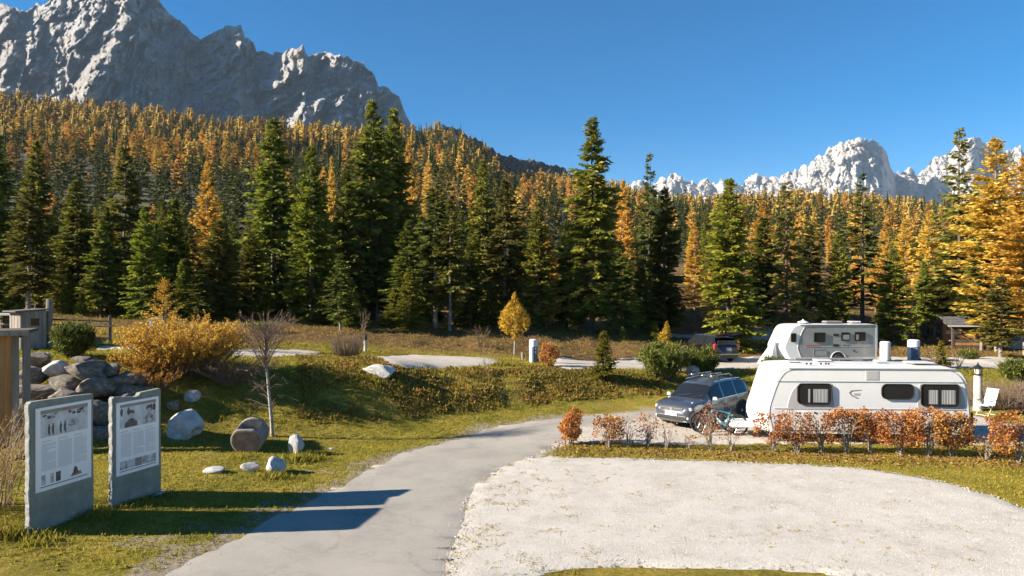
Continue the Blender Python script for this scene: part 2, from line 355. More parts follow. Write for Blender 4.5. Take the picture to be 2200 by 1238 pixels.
def ground_at(px, py, guess=30.0):
    """world point where the sight line through a photograph pixel meets the ground"""
    ys = np.linspace(8, 120, 1500); xs = (px - CX) / F * ys; ray = CAMH - (py - HZ) / F * ys
    d = ray - zg(xs, ys); i = int(np.argmax(d < 0)); 
    if d[i] >= 0: i = len(ys) - 1
    return Vector((xs[i], ys[i], zgs(xs[i], ys[i])))

def inside(poly, x, y):
    poly = np.asarray(poly); r = np.zeros(np.shape(x), bool); j = len(poly) - 1
    for i in range(len(poly)):
        xi, yi = poly[i]; xj, yj = poly[j]
        if yi != yj: r ^= ((yi > y) != (yj > y)) & (x < (xj - xi) * (y - yi) / (yj - yi) + xi)
        j = i
    return r
def smooth_poly(P, n=6, closed=True):
    P = [np.array(p, float) for p in P]; out = []; k = len(P)
    for i in range(k if closed else k - 1):
        p0, p1, p2, p3 = (P[(i - 1) % k], P[i], P[(i + 1) % k], P[(i + 2) % k]) if closed else (P[max(i - 1, 0)], P[i], P[i + 1], P[min(i + 2, k - 1)])
        for t in np.linspace(0, 1, n, endpoint=False):
            out.append(.5 * ((2 * p1) + (-p0 + p2) * t + (2 * p0 - 5 * p1 + 4 * p2 - p3) * t * t + (-p0 + 3 * p1 - 3 * p2 + p3) * t ** 3))
    return np.array(out)
def ragged(P, step, amp, seed):
    """resample an outline and make its edge uneven"""
    P = np.vstack([P, P[:1]]); d = np.r_[0, np.cumsum(np.hypot(*np.diff(P, axis=0).T))]
    n = max(8, int(d[-1] / step)); s = np.linspace(0, d[-1], n, endpoint=False)
    Q = np.c_[np.interp(s, d, P[:, 0]), np.interp(s, d, P[:, 1])]
    return Q + np.c_[fbm(s / .9, s * 0 + 3.3, 4, seed), fbm(s / .9, s * 0 + 8.8, 4, seed + 40)] * amp
def pix(poly, z): return [gp(px, py, z(px) if callable(z) else z) for px, py in poly]

road_w = smooth_poly([gp(330, 1245), gp(490, 1166), gp(590, 1112), gp(690, 1062), gp(800, 1002), gp(880, 962), gp(965, 932), gp(1060, 909), gp(1190, 895), gp(1300, 884), gp(1420, 876), gp(1600, 868), (13, 31.5), (13, 29),
                      gp(1500, 905), gp(1380, 925), gp(1235, 945), gp(1150, 985), gp(1090, 1025), gp(1030, 1075), gp(985, 1160), gp(975, 1245), (-1.0, 9), (-1.2, 4), (-6.5, 4), (-7.0, 8.5)], 5)
drive_w = smooth_poly([gp(1200, 942), gp(1240, 917), gp(1330, 905), gp(1420, 897), gp(1500, 885), gp(1600, 876), gp(1750, 876), gp(2060, 890), gp(2180, 912), gp(2260, 925), gp(2240, 957), gp(2090, 958), gp(1900, 956), gp(1750, 954), gp(1640, 955), gp(1480, 956), gp(1300, 955), gp(1215, 957), gp(1160, 985), gp(1120, 1000)], 5)
pad_w = smooth_poly([gp(960, 1260), gp(972, 1160), gp(1010, 1060), gp(1075, 1005), gp(1140, 984), gp(1240, 985), gp(1380, 988), gp(1540, 991), gp(1700, 997), gp(1850, 1008), gp(1960, 1024), gp(2060, 1046), gp(2200, 1092), gp(2320, 1150), gp(2420, 1260), gp(2200, 1262), gp(1900, 1250), gp(1800, 1240), gp(1680, 1231), gp(1500, 1222), gp(1310, 1219), gp(1200, 1232), gp(1080, 1252)], 5)
SHEETS = []
def sheet(name, W, mat, off, step=.5, seg=.35, amp=.12, seed=1, thin=0):
    Q = ragged(np.asarray(W), seg, amp, seed)
    x0, y0 = Q.min(0); x1, y1 = Q.max(0)
    gx, gy = np.meshgrid(np.arange(x0, x1, step), np.arange(y0, y1, step)); gx = gx.ravel(); gy = gy.ravel()
    k = inside(Q, gx, gy); pts = [Vector(p) for p in Q] + [Vector(p) for p in np.c_[gx[k], gy[k]]]
    n = len(Q)
    v, e, f, *_ = delaunay_2d_cdt(pts, [(i, (i + 1) % n) for i in range(n)], [], 1, 1e-5)
    v = np.array([tuple(p) for p in v]); z = zg(v[:, 0], v[:, 1]) + off; z[:n] -= off + .012      # the rim dips into the turf
    me = bpy.data.meshes.new(name); me.from_pydata([(a, b, d) for (a, b), d in zip(v, z)], [], [tuple(t) for t in f]); me.materials.append(mat)
    me.polygons.foreach_set('use_smooth', np.ones(len(me.polygons), bool))
    if thin:
        d = np.sqrt(((v[:, None, :2] - Q[None]) ** 2).sum(-1)).min(1); ta = me.attributes.new('tint', 'FLOAT', 'POINT'); ta.data.foreach_set('value', (np.clip(1 - d / thin, 0, 1) * .42 * ss(2.2, -.6, v[:, 0] - .0)).astype(np.float32))
    o = inst(name, me); o['kind'] = 'structure'
    bm = bmesh.new(); bm.from_mesh(me); bmesh.ops.recalc_face_normals(bm, faces=bm.faces)
    if sum(t.normal.z for t in bm.faces) < 0: bmesh.ops.reverse_faces(bm, faces=bm.faces)
    bm.to_mesh(me); bm.free()
    SHEETS.append(Q); return o
def groundpoly(pts): return [tuple(ground_at(*p))[:2] for p in pts]
left_path_w = groundpoly([(205, 752), (330, 756), (470, 764), (600, 768), (680, 764), (693, 757), (640, 752), (500, 752), (350, 747), (215, 743)])
mid_pad_w = groundpoly([(800, 766), (870, 763), (980, 766), (1060, 770), (1075, 778), (1040, 788), (960, 793), (870, 793), (825, 783)])
right_pad_w = groundpoly([(1192, 770), (1400, 768), (1600, 768), (1800, 768), (2000, 770), (2300, 772), (2300, 788), (2100, 793), (1900, 793), (1750, 792), (1600, 793), (1400, 795), (1215, 796), (1185, 786)])
back_path_w = [(13, 57), (20, 58), (27, 58.5), (34, 59.5), (46, 61), (60, 62), (60, 64), (46, 63), (34, 61.5), (27, 60.3), (20, 60), (13, 59)]

sheet('road', road_w, M['asphalt'], .016, .6, .3, .06, 3)
sheet('gravel_drive', drive_w, M['drive_gravel'], .026, .6, .3, .10, 5)
sheet('gravel_pitch', pad_w, M['gravel'], .036, .35, .25, .16, 7, 1.7)
sheet('upper_path', left_path_w, M['drive_gravel'], .05, .5, .4, .1, 9)
sheet('upper_gravel_pitch', mid_pad_w, M['drive_gravel'], .05, .5, .4, .15, 11)
sheet('far_gravel_pitch', right_pad_w, M['drive_gravel'], .05, .5, .4, .15, 13)
sheet('back_path', back_path_w, M['drive_gravel'], .06, .5, .6, .1, 15)

def on_sheet(x, y):
    r = np.zeros(np.shape(x), bool)
    for Q in SHEETS: r |= inside(Q, x, y)
    return r
def dryness(x, y, z):
    px = CX + F * x / np.maximum(y, 1)
    verge = ss(40.5, 43.5, y + ss(800, 300, px) * 6)
    bank = ss(.15, .5, z) * ss(3.0, 1.0, z) * ss(24, 27, y) * ss(37, 33, y) * ss(-9, -3, x) * ss(10, 6, x) * .55
    rim = ss(.0, .9, fbm(x / 2.2, y / 2.2, 4, 21)) * .5
    return np.clip(np.maximum(np.maximum(verge, bank), rim) + fbm(x / 1.2, y / 1.2, 3, 33) * .12, 0, 1)
def axis(*seg):
    out = []
    for a, b, s in seg: out += list(np.arange(a, b, s))
    return np.array(out + [seg[-1][1]])
gx = axis((-150, -60, 6), (-60, -26, 1.4), (-26, 34, .36), (34, 60, .9), (60, 150, 6)); gy = axis((-80, 0, 8), (0, 8, 1), (8, 52, .34), (52, 75, .8), (75, 122, 2))
X, Y = np.meshgrid(gx, gy); Z = zg(X, Y)
sk = on_sheet(X.ravel(), Y.ravel()).reshape(X.shape); e_ = sk.copy()
for ax in (0, 1):
    for sg in (-1, 1): e_ &= np.roll(sk, sg, ax)
Z -= .04 * e_
nx, ny = len(gx), len(gy); ii = np.arange(nx * ny).reshape(ny, nx)
Q = np.stack([ii[:-1, :-1], ii[:-1, 1:], ii[1:, 1:], ii[1:, :-1]], -1).reshape(-1, 4)
terrain = inst('ground', np_mesh('ground', np.stack([X, Y, Z], -1).reshape(-1, 3), Q, M['turf'], dryness(X, Y, Z).ravel(), True)); terrain['kind'] = 'structure'
def edge_dist(Q, x, y):
    Q = np.asarray(Q)[::2]; P = np.c_[x, y]; out = np.full(len(P), 9.0); k = np.where((x > -14) & (x < 16) & (y > 6) & (y < 36))[0]
    for i in range(0, len(k), 4000):
        out[k[i:i + 4000]] = np.sqrt(((P[k[i:i + 4000], None] - Q[None]) ** 2).sum(-1)).min(1)
    return out
_a = terrain.data.attributes.new('bare', 'FLOAT', 'POINT'); _d = edge_dist(SHEETS[0], X.ravel(), Y.ravel())
_b = sum(.5 * np.exp(-(((X.ravel() - q[0]) / q[2]) ** 2 + ((Y.ravel() - q[1]) / q[3]) ** 2)) for q in ((-6.6, 14.6, 1.3, .6), (-7.4, 13.6, 1.2, .5), (-5.2, 19.6, 1.4, .5), (-9.6, 21.5, 2.2, .5)))
_a.data.foreach_set('value', np.clip(np.maximum(.62 - _d * .42, _b) + .25 * fbm(X.ravel() / 1.6, Y.ravel() / 1.6, 3, 71), 0, .62).astype(np.float32))
# wooded hillsides behind the valley floor
M['forest_floor'] = nmat('forest_floor', [(.35, (.028, .028, .012)), (.6, (.065, .055, .022)), (.8, (.11, .085, .034))], .08, .95, .5, 1.0, .3)
ang = np.linspace(-1.3, 1.3, 260); dd = np.r_[np.linspace(112, 560, 70), np.linspace(566, 760, 40)]
A, D = np.meshgrid(ang, dd); X = np.tan(A * .82) * D; Y = D
Z = hill(X, Y) - .8 * ss(125, 112, Y)
ii = np.arange(X.size).reshape(X.shape); Q = np.stack([ii[:-1, :-1], ii[:-1, 1:], ii[1:, 1:], ii[1:, :-1]], -1).reshape(-1, 4)
inst('hillside', np_mesh('hillside', np.stack([X, Y, Z], -1).reshape(-1, 3), Q, M['forest_floor'], None, True))['kind'] = 'structure'
# the plain that carries the land on to the horizon on every side
MBp = MB().add([(-4900, -2400, -3), (4900, -2400, -3), (4900, 6500, -3), (-4900, 6500, -3)], [(0, 1, 2, 3)])
MBp.build('valley_floor', M['forest_floor'])['kind'] = 'structure'

# ------------------------------------------------------------------ mountains
HAZE = 4.0e-5
def rock_mat(name, stops, warm, sc):
    m, n, l, p = _new(name)
    t = noise_node(n, l, sc, 10, .68, (1, 1, .55)); r = ramp(n, stops); l.new(t.outputs['Fac'], r.inputs[0])
    t2 = noise_node(n, l, sc * .35, 5, .6); r2 = ramp(n, [(.45, (1, 1, 1)), (.7, warm)]); l.new(t2.outputs['Fac'], r2.inputs[0])
    t3 = noise_node(n, l, sc * 2.2, 8, .75, (.35, .35, 2.2)); r3 = ramp(n, [(.36, (.72, .72, .73)), (.55, (1, 1, 1))]); l.new(t3.outputs['Fac'], r3.inputs[0])
    a = n.new('ShaderNodeMix'); a.data_type = 'RGBA'; a.blend_type = 'MULTIPLY'; a.inputs[0].default_value = 1
    b = n.new('ShaderNodeMix'); b.data_type = 'RGBA'; b.blend_type = 'MULTIPLY'; b.inputs[0].default_value = 1
    l.new(r.outputs[0], a.inputs[6]); l.new(r2.outputs[0], a.inputs[7]); l.new(a.outputs[2], b.inputs[6]); l.new(r3.outputs[0], b.inputs[7]); l.new(b.outputs[2], p.inputs['Base Color'])
    p.inputs['Roughness'].default_value = .95; p.inputs['Specular IOR Level'].default_value = .1
    t4 = noise_node(n, l, sc * 4, 8, .8, (1, 1, .7)); add_bump(n, l, p, t4.outputs['Fac'], 1, 26); return m
M['limestone'] = rock_mat('limestone', [(.3, (.42, .415, .41)), (.5, (.52, .51, .50)), (.7, (.62, .61, .59))], (1, .92, .83), .013)
M['pale_limestone'] = rock_mat('pale_limestone', [(.3, (.44, .42, .395)), (.5, (.55, .53, .505)), (.7, (.66, .64, .61))], (1, .93, .85), .008)
M['wooded_rock'] = rock_mat('wooded_rock', [(.38, (.03, .034, .024)), (.52, (.085, .08, .065)), (.66, (.28, .27, .26))], (.9, .8, .6), .03)

def mountain(name, sil, x0, x1, dx, ybot, rows, D0, lean, amps, ridges, mat, seed, jag=5, skew=0, fac=()):
    px = np.arange(x0, x1 + dx, dx); sil = np.array(sil, float); D0 = np.array(D0, float)
    yt = np.interp(px, sil[:, 0], sil[:, 1]); yt = yt + fbm(px / 11, px * 0 + seed, 4, seed) * jag + fbm(px / 3.1, px * 0 + 5, 2, seed + 8) * jag * .35
    v = np.linspace(0, 1, rows) ** 1.15
    Yp = yt[None] + (ybot - yt)[None] * v[:, None]; Xp = np.broadcast_to(px[None], Yp.shape); H = Yp - yt[None]
    D = np.broadcast_to(np.interp(px, D0[:, 0], D0[:, 1])[None], Yp.shape).copy(); S = D / F
    D -= H * S * lean
    fade = ss(0, 14, H) * .85 + .15
    wx = Xp + fbm(Xp / 40, Yp / 40, 3, seed + 60) * 22; wy = Yp + fbm(Xp / 50, Yp / 50, 3, seed + 61) * 22
    for a, sx, sy, k in amps:
        D -= a * fade * (ridged((wx + skew * wy) / sx, wy / sy, 4, seed + k, .58) - .5)
    for a, sx, sy, k in fac: D -= a * (.3 + .7 * fade) * facets((wx + skew * wy) / sx, wy / sy, seed + k)
    for pts, a, w, asym in ridges:
        p = np.array(pts, float); xr = np.interp(Yp, p[:, 1], p[:, 0]) + fbm(Yp / 18, Yp * 0 + 2, 3, seed + 77) * w * .35
        e = Xp - xr; ww = np.where(e < 0, w * asym, w); pr = np.clip(1 - np.abs(e) / ww, 0, 1)
        D -= .62 * a * pr * (.45 + .9 * vnoise(Xp / 16, Yp / 26, seed + 90)) * ss(p[0, 1] - 12, p[0, 1] + 8, Yp) * ss(p[-1, 1] + 14, p[-1, 1] - 10, Yp)
    Xw = (Xp - CX) / F * D; Zw = CAMH - (Yp - HZ) / F * D
    top = np.stack([Xw[0], D[0], Zw[0]], -1); back = []
    for f, g in ((420, -480), (170, -190), (50, -35)): back.append(top + np.array([0, f, g]) * (D[0] / 2500)[:, None])
    V = np.concatenate([np.stack(back), np.stack([Xw, D, Zw], -1)])
    r, k = V.shape[:2]; ii = np.arange(r * k).reshape(r, k)
    Q = np.stack([ii[:-1, :-1], ii[1:, :-1], ii[1:, 1:], ii[:-1, 1:]], -1).reshape(-1, 4)
    o = inst(name, np_mesh(name, V.reshape(-1, 3), Q, mat, None, False)); return o

LEFT_SIL = [(-320, 60), (-200, 40), (-60, 24), (0, 10), (27, 14), (59, 23), (70, 20), (80, 6), (93, 9), (109, -4), (130, -34), (165, -48), (200, -70), (262, -80), (300, -40), (341, 0), (364, 30), (400, 57), (432, 84), (448, 75), (491, 57), (518, 57), (523, 84), (545, 91), (550, 109),
            (566, 109), (586, 118), (591, 107), (611, 113), (632, 102), (650, 97), (657, 118), (664, 125), (695, 109), (727, 118), (773, 132), (793, 150), (814, 182), (836, 193), (859, 209), (873, 250), (891, 273), (930, 320), (980, 350)]
o = mountain('rock_massif', LEFT_SIL, -320, 980, 2.2, 400, 150,
         [(-320, 1980), (0, 2060), (130, 2060), (250, 2060), (330, 2065), (430, 2105), (520, 2115), (578, 2150), (654, 2015), (672, 2100), (700, 2100), (734, 2025), (800, 2070), (900, 2140), (980, 2200)], .95,
         [(70, 95, 150, 0), (32, 38, 62, 3), (13, 12, 20, 6)],
         [([(268, -10), (272, 40), (250, 90), (205, 140), (170, 215)], 170, 60, .5), ([(200, -20), (190, 30), (165, 75), (160, 130)], 110, 46, .5), ([(110, 10), (95, 60), (60, 110), (50, 170)], 110, 55, .55),
          ([(20, 20), (15, 90), (0, 190)], 100, 45, .6), ([(502, 60), (515, 100), (500, 140)], 60, 26, .6), ([(388, 180), (392, 250)], 55, 18, .7), ([(640, 100), (625, 140), (590, 190), (560, 250)], 150, 55, .75),
          ([(722, 118), (700, 150), (690, 200)], 90, 34, .5), ([(790, 190), (770, 225), (760, 260)], 80, 40, .6), ([(680, 212), (660, 240), (640, 290)], 120, 60, .6)], M['limestone'], 11, 8, .55, [(52, 46, 80, 20), (30, 20, 34, 30), (18, 8, 13, 40), (10, 3.6, 6, 50)])
tag(o, 'huge jagged grey rock massif towering over the larch slope', 'mountain', kind='structure')
o = mountain('rocky_ridge', [(820, 330), (900, 300), (920, 288), (950, 271), (985, 277), (1020, 300), (1050, 318), (1080, 331), (1120, 341), (1160, 347), (1190, 355), (1220, 368), (1250, 384), (1300, 400), (1400, 440)], 820, 1400, 2.5, 470, 60,
         [(820, 1250), (1400, 1450)], .9, [(60, 40, 60, 0), (14, 14, 22, 3)], [], M['wooded_rock'], 31, 8, .2, [(40, 20, 30, 20), (20, 7, 12, 30), (9, 3, 5, 40)])
tag(o, 'low dark rocky ridge sloping down beside the larch hill', 'ridge', kind='structure')
RIGHT_SIL = [(1200, 420), (1320, 405), (1373, 389), (1416, 391), (1425, 380), (1450, 373), (1462, 384), (1485, 391), (1497, 392), (1516, 386), (1539, 387), (1559, 393), (1582, 393), (1605, 387), (1636, 375), (1659, 384), (1682, 378), (1705, 364), (1736, 353),
             (1752, 341), (1767, 331), (1787, 318), (1806, 312), (1819, 300), (1837, 297), (1860, 298), (1879, 304), (1895, 318), (1906, 337), (1914, 359), (1922, 374), (1953, 370), (1984, 366), (1999, 353), (2011, 337), (2030, 330), (2052, 318), (2076, 303), (2092, 294),
             (2107, 301), (2130, 312), (2154, 321), (2173, 318), (2200, 320), (2300, 330), (2420, 310), (2560, 380)]
o = mountain('pale_peak', RIGHT_SIL, 1200, 2560, 2.2, 480, 90,
         [(1200, 5600), (1500, 5250), (1700, 4850), (1840, 4450), (1895, 4420), (1925, 4900), (1990, 4800), (2090, 4450), (2130, 4650), (2200, 4450), (2560, 4000)], .8,
         [(70, 60, 110, 0), (26, 22, 44, 3)],
         [([(1850, 300), (1835, 340), (1800, 400)], 120, 40, 1.2), ([(1780, 322), (1760, 360), (1720, 410)], 110, 36, 1.2), ([(1900, 340), (1905, 420)], 90, 16, 2.4)], M['pale_limestone'], 41, 13, -.3, [(80, 26, 44, 20), (42, 11, 20, 30), (22, 5, 9, 40), (11, 2.6, 4, 50)])
tag(o, 'bright sunlit pale rock peak beyond the golden woods', 'mountain', kind='structure')

# thin autumn air over the valley: far rock pales and turns blue, near things stay clear
hz = MB().box((0, 2050, 573), (10000, 9100, 1160)).build('haze'); tag(hz, 'thin blue autumn haze in the valley air', None, None, 'stuff')
hm = bpy.data.materials.new('haze'); hm.use_nodes = True; hn = hm.node_tree.nodes; hn.remove(hn['Principled BSDF'])
vp = hn.new('ShaderNodeVolumePrincipled'); vp.inputs['Color'].default_value = (.50, .72, 1, 1); vp.inputs['Density'].default_value = HAZE
hm.node_tree.links.new(vp.outputs[0], hn['Material Output'].inputs['Volume']); hz.data.materials.append(hm)

# ------------------------------------------------------------------ tree generators
def sprays(P, Dv, L, W, rng, tint):
    """one leaf-shaped quad from each point P along Dv"""
    rnd = rng.normal(size=P.shape); w = np.cross(Dv, rnd); w /= np.linalg.norm(w, axis=1, keepdims=True) + 1e-9
    w *= W[:, None]; T = P + Dv * L[:, None]; Mid = P + Dv * (L * .45)[:, None]
    V = np.stack([P, Mid + w, T, Mid - w], 1).reshape(-1, 3)
    Q = np.arange(len(V)).reshape(-1, 4)
    return V, Q, np.repeat(tint, 4)
def conifer(seed, H=16, Rr=2.6, z0=.06, levels=52, nb=6, m=9, tw=.62, wid=.17, droop=.42, rise=.12, prof=.8, gap=.0, larch=False, upper=None):
    rng = np.random.default_rng(seed)
    zl = z0 * H + (H * .985 - z0 * H) * np.linspace(0, 1, levels) ** .93
    Bz = np.repeat(zl, nb) + rng.normal(0, .12, levels * nb); n = len(Bz)
    t = np.clip((Bz / H - z0) / (1 - z0), 0, 1)
    az = rng.uniform(0, 2 * math.pi, n)
    # uneven outline: whole sectors and storeys reach further or stay short
    lump = .72 + .5 * vnoise(np.cos(az) * 1.3 + 5 + seed, Bz / H * 9 + np.sin(az) * 1.3, seed)
    L = Rr * (1 - t) ** prof * np.minimum(1, .62 + 2.2 * t) * rng.uniform(.55, 1.12, n) * lump + .12
    if upper: L *= np.where(t > upper[0], 1, upper[1])
    keep = rng.uniform(size=n) > gap
    if gap: keep &= vnoise(np.cos(az) * 1.6 + 3, Bz / 1.3 + np.sin(az), seed + 4) > gap * .6
    Bz, az, L, t = Bz[keep], az[keep], L[keep], t[keep]; n = len(Bz)
    hor = np.stack([np.cos(az), np.sin(az), np.zeros(n)], 1)
    a = rise + .45 * t ** 1.5 + rng.normal(0, .08, n); b = droop * (1.15 - t) + rng.normal(0, .06, n)
    s = (np.arange(m) + .5) / m; s = .12 + .88 * s
    def bp(sv): return hor[:, None] * (L[:, None] * sv)[..., None] + np.stack([np.zeros((n, len(sv)))] * 2 + [Bz[:, None] + L[:, None] * (a[:, None] * sv - b[:, None] * sv ** 2 + .16 * sv ** 4)], -1)
    base = bp(s)
    perp = np.stack([-np.sin(az), np.cos(az), np.zeros(n)], 1)
    Ps, Ds, Ls, Ws, Ts = [], [], [], [], []
    bt = rng.uniform(0, 1, n)
    for side in (-1, 0, 1):
        jit = rng.normal(0, .05, base.shape)
        dirv = hor[:, None] * rng.uniform(.5, 1.0, (n, m, 1)) + perp[:, None] * (side * rng.uniform(.55, 1.1, (n, m, 1))) + np.array([0, 0, 1]) * ((rng.uniform(-.55, .12, (n, m, 1))) if not larch else rng.uniform(-.45, .4, (n, m, 1)))
        dirv /= np.linalg.norm(dirv, axis=2, keepdims=True)
        ln = tw * (.55 + .45 * (1 - s[None])) * rng.uniform(.6, 1.25, (n, m)) * np.clip(L[:, None] / 1.2, .45, 1.1)
        Ps.append((base + jit).reshape(-1, 3)); Ds.append(dirv.reshape(-1, 3)); Ls.append(ln.ravel()); Ws.append((ln * wid / tw * .62).ravel() + .01)
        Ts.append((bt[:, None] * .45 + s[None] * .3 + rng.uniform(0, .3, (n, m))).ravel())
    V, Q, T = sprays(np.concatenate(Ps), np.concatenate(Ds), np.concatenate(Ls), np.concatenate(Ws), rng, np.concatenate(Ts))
    # leader shoot
    k = 10; P = np.stack([np.zeros(k), np.zeros(k), np.linspace(H * .955, H * .99, k)], 1)
    d = np.stack([rng.normal(0, .35, k), rng.normal(0, .35, k), np.full(k, .9)], 1); d /= np.linalg.norm(d, axis=1, keepdims=True)
    V2, Q2, T2 = sprays(P, d, np.full(k, .4), np.full(k, .05), rng, rng.uniform(.3, .9, k))
    V = np.concatenate([V, V2]); Q = np.concatenate([Q, Q2 + len(Q) * 4]); T = np.concatenate([T, T2])
    # bare limbs
    return V, Q, np.clip(T, 0, 1), (Bz, az, L, a, b, t)
def conifer_trunk(H, r, seed, mat, limbs=None, nl=40):
    rng = random.Random(seed); mb = MB()
    z = [-.6, 0, .6, H * .2, H * .45, H * .7, H * .97]; k = [1.25, 1.1, .95, .8, .56, .3, .05]
    mb.tube([(rng.uniform(-.05, .05) * i / 3, rng.uniform(-.05, .05) * i / 3, q) for i, q in enumerate(z)], [r * q for q in k], 7)
    if limbs:
        Bz, az, L, a, b, t = limbs; n = len(Bz); idx = rng.sample(range(n), min(nl, n))
        for i in idx:
            pts = [(math.cos(az[i]) * L[i] * s, math.sin(az[i]) * L[i] * s, Bz[i] + L[i] * (a[i] * s - b[i] * s * s)) for s in (0, .45, .9)]
            mb.tube(pts, [r * .22 * (1 - t[i] * .7), r * .13 * (1 - t[i] * .7), .008], 4, False)
    return mb.mesh('trunk', mat, 50)

PROTO = {}
def proto(kind, mat, bark, r, **k):
    V, Q, T, limbs = conifer(**k); H = k.get('H', 16)
    PROTO.setdefault(kind, []).append((np_mesh('crown', V, Q, mat, T), conifer_trunk(H, r, k['seed'], bark, limbs, 60 if kind in ('bare', 'larch') else 30), H, k.get('Rr', 2.6)))
for i in range(4): proto('spruce', M['spruce'], M['bark'], .20, seed=100 + i, Rr=2.6 + .3 * (i % 2), droop=.40 + .05 * i, z0=.07 + .02 * i, gap=.09, tw=.64, wid=.20, m=10)
for i in range(3): proto('bright', M['spruce_bright'], M['bark'], .20, seed=120 + i, Rr=3.0, droop=.36, z0=.04, levels=50, tw=.66, wid=.21, gap=.10, m=10)
for i in range(3): proto('stem', M['spruce_olive'], M['pale_bark'], .17, seed=140 + i, Rr=2.4, z0=.20, levels=44, nb=5, droop=.5, gap=.16, tw=.72, wid=.23)
for i in range(2): proto('bare', M['spruce_olive'], M['bark'], .19, seed=150 + i, Rr=2.5, z0=.12, levels=34, nb=5, m=8, droop=.62, rise=.2, gap=.26, tw=.66, wid=.2)
for i in range(3): proto('larch', M['larch'], M['pale_bark'], .18, seed=160 + i, Rr=2.9, z0=.10, levels=42, nb=6, m=11, tw=.52, wid=.15, droop=.22, rise=.16, larch=True, gap=.12)
for i in range(2): proto('young', M['spruce_bright'], M['bark'], .10, seed=170 + i, H=5, Rr=1.25, z0=.05, levels=30, nb=8, m=7, tw=.46, wid=.15, droop=.2, rise=.25, gap=.03)
PC = {}
def tree(kind, x, y, H, W=None, label=None, cat='tree', group=None, name=None, z=None):
    i = PC.get(kind, 0); PC[kind] = i + 1
    cr, tk, h, r = PROTO[kind][i % len(PROTO[kind])]
    s = H / h; w = (W / (2.02 * r)) if W else s
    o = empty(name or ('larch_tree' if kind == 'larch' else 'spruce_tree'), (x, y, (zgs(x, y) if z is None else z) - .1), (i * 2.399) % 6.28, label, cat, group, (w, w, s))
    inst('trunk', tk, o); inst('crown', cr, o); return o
def tree_px(kind, px, ytop, ybase, wpx, label, cat='spruce tree', group=None, dmin=None, dist=None):
    """tree whose foot and top are read off the photograph"""
    p = ground_at(px, ybase) if dist is None else Vector(((px - CX) / F * dist, dist, zgs((px - CX) / F * dist, dist)))
    if dmin and p.y < dmin: p = Vector(((px - CX) / F * dmin, dmin, zgs((px - CX) / F * dmin, dmin)))
    H = CAMH - (ytop - HZ) / F * p.y - p.z
    return tree(kind, p.x, p.y, H, wpx / F * p.y, label, cat, group, z=p.z)

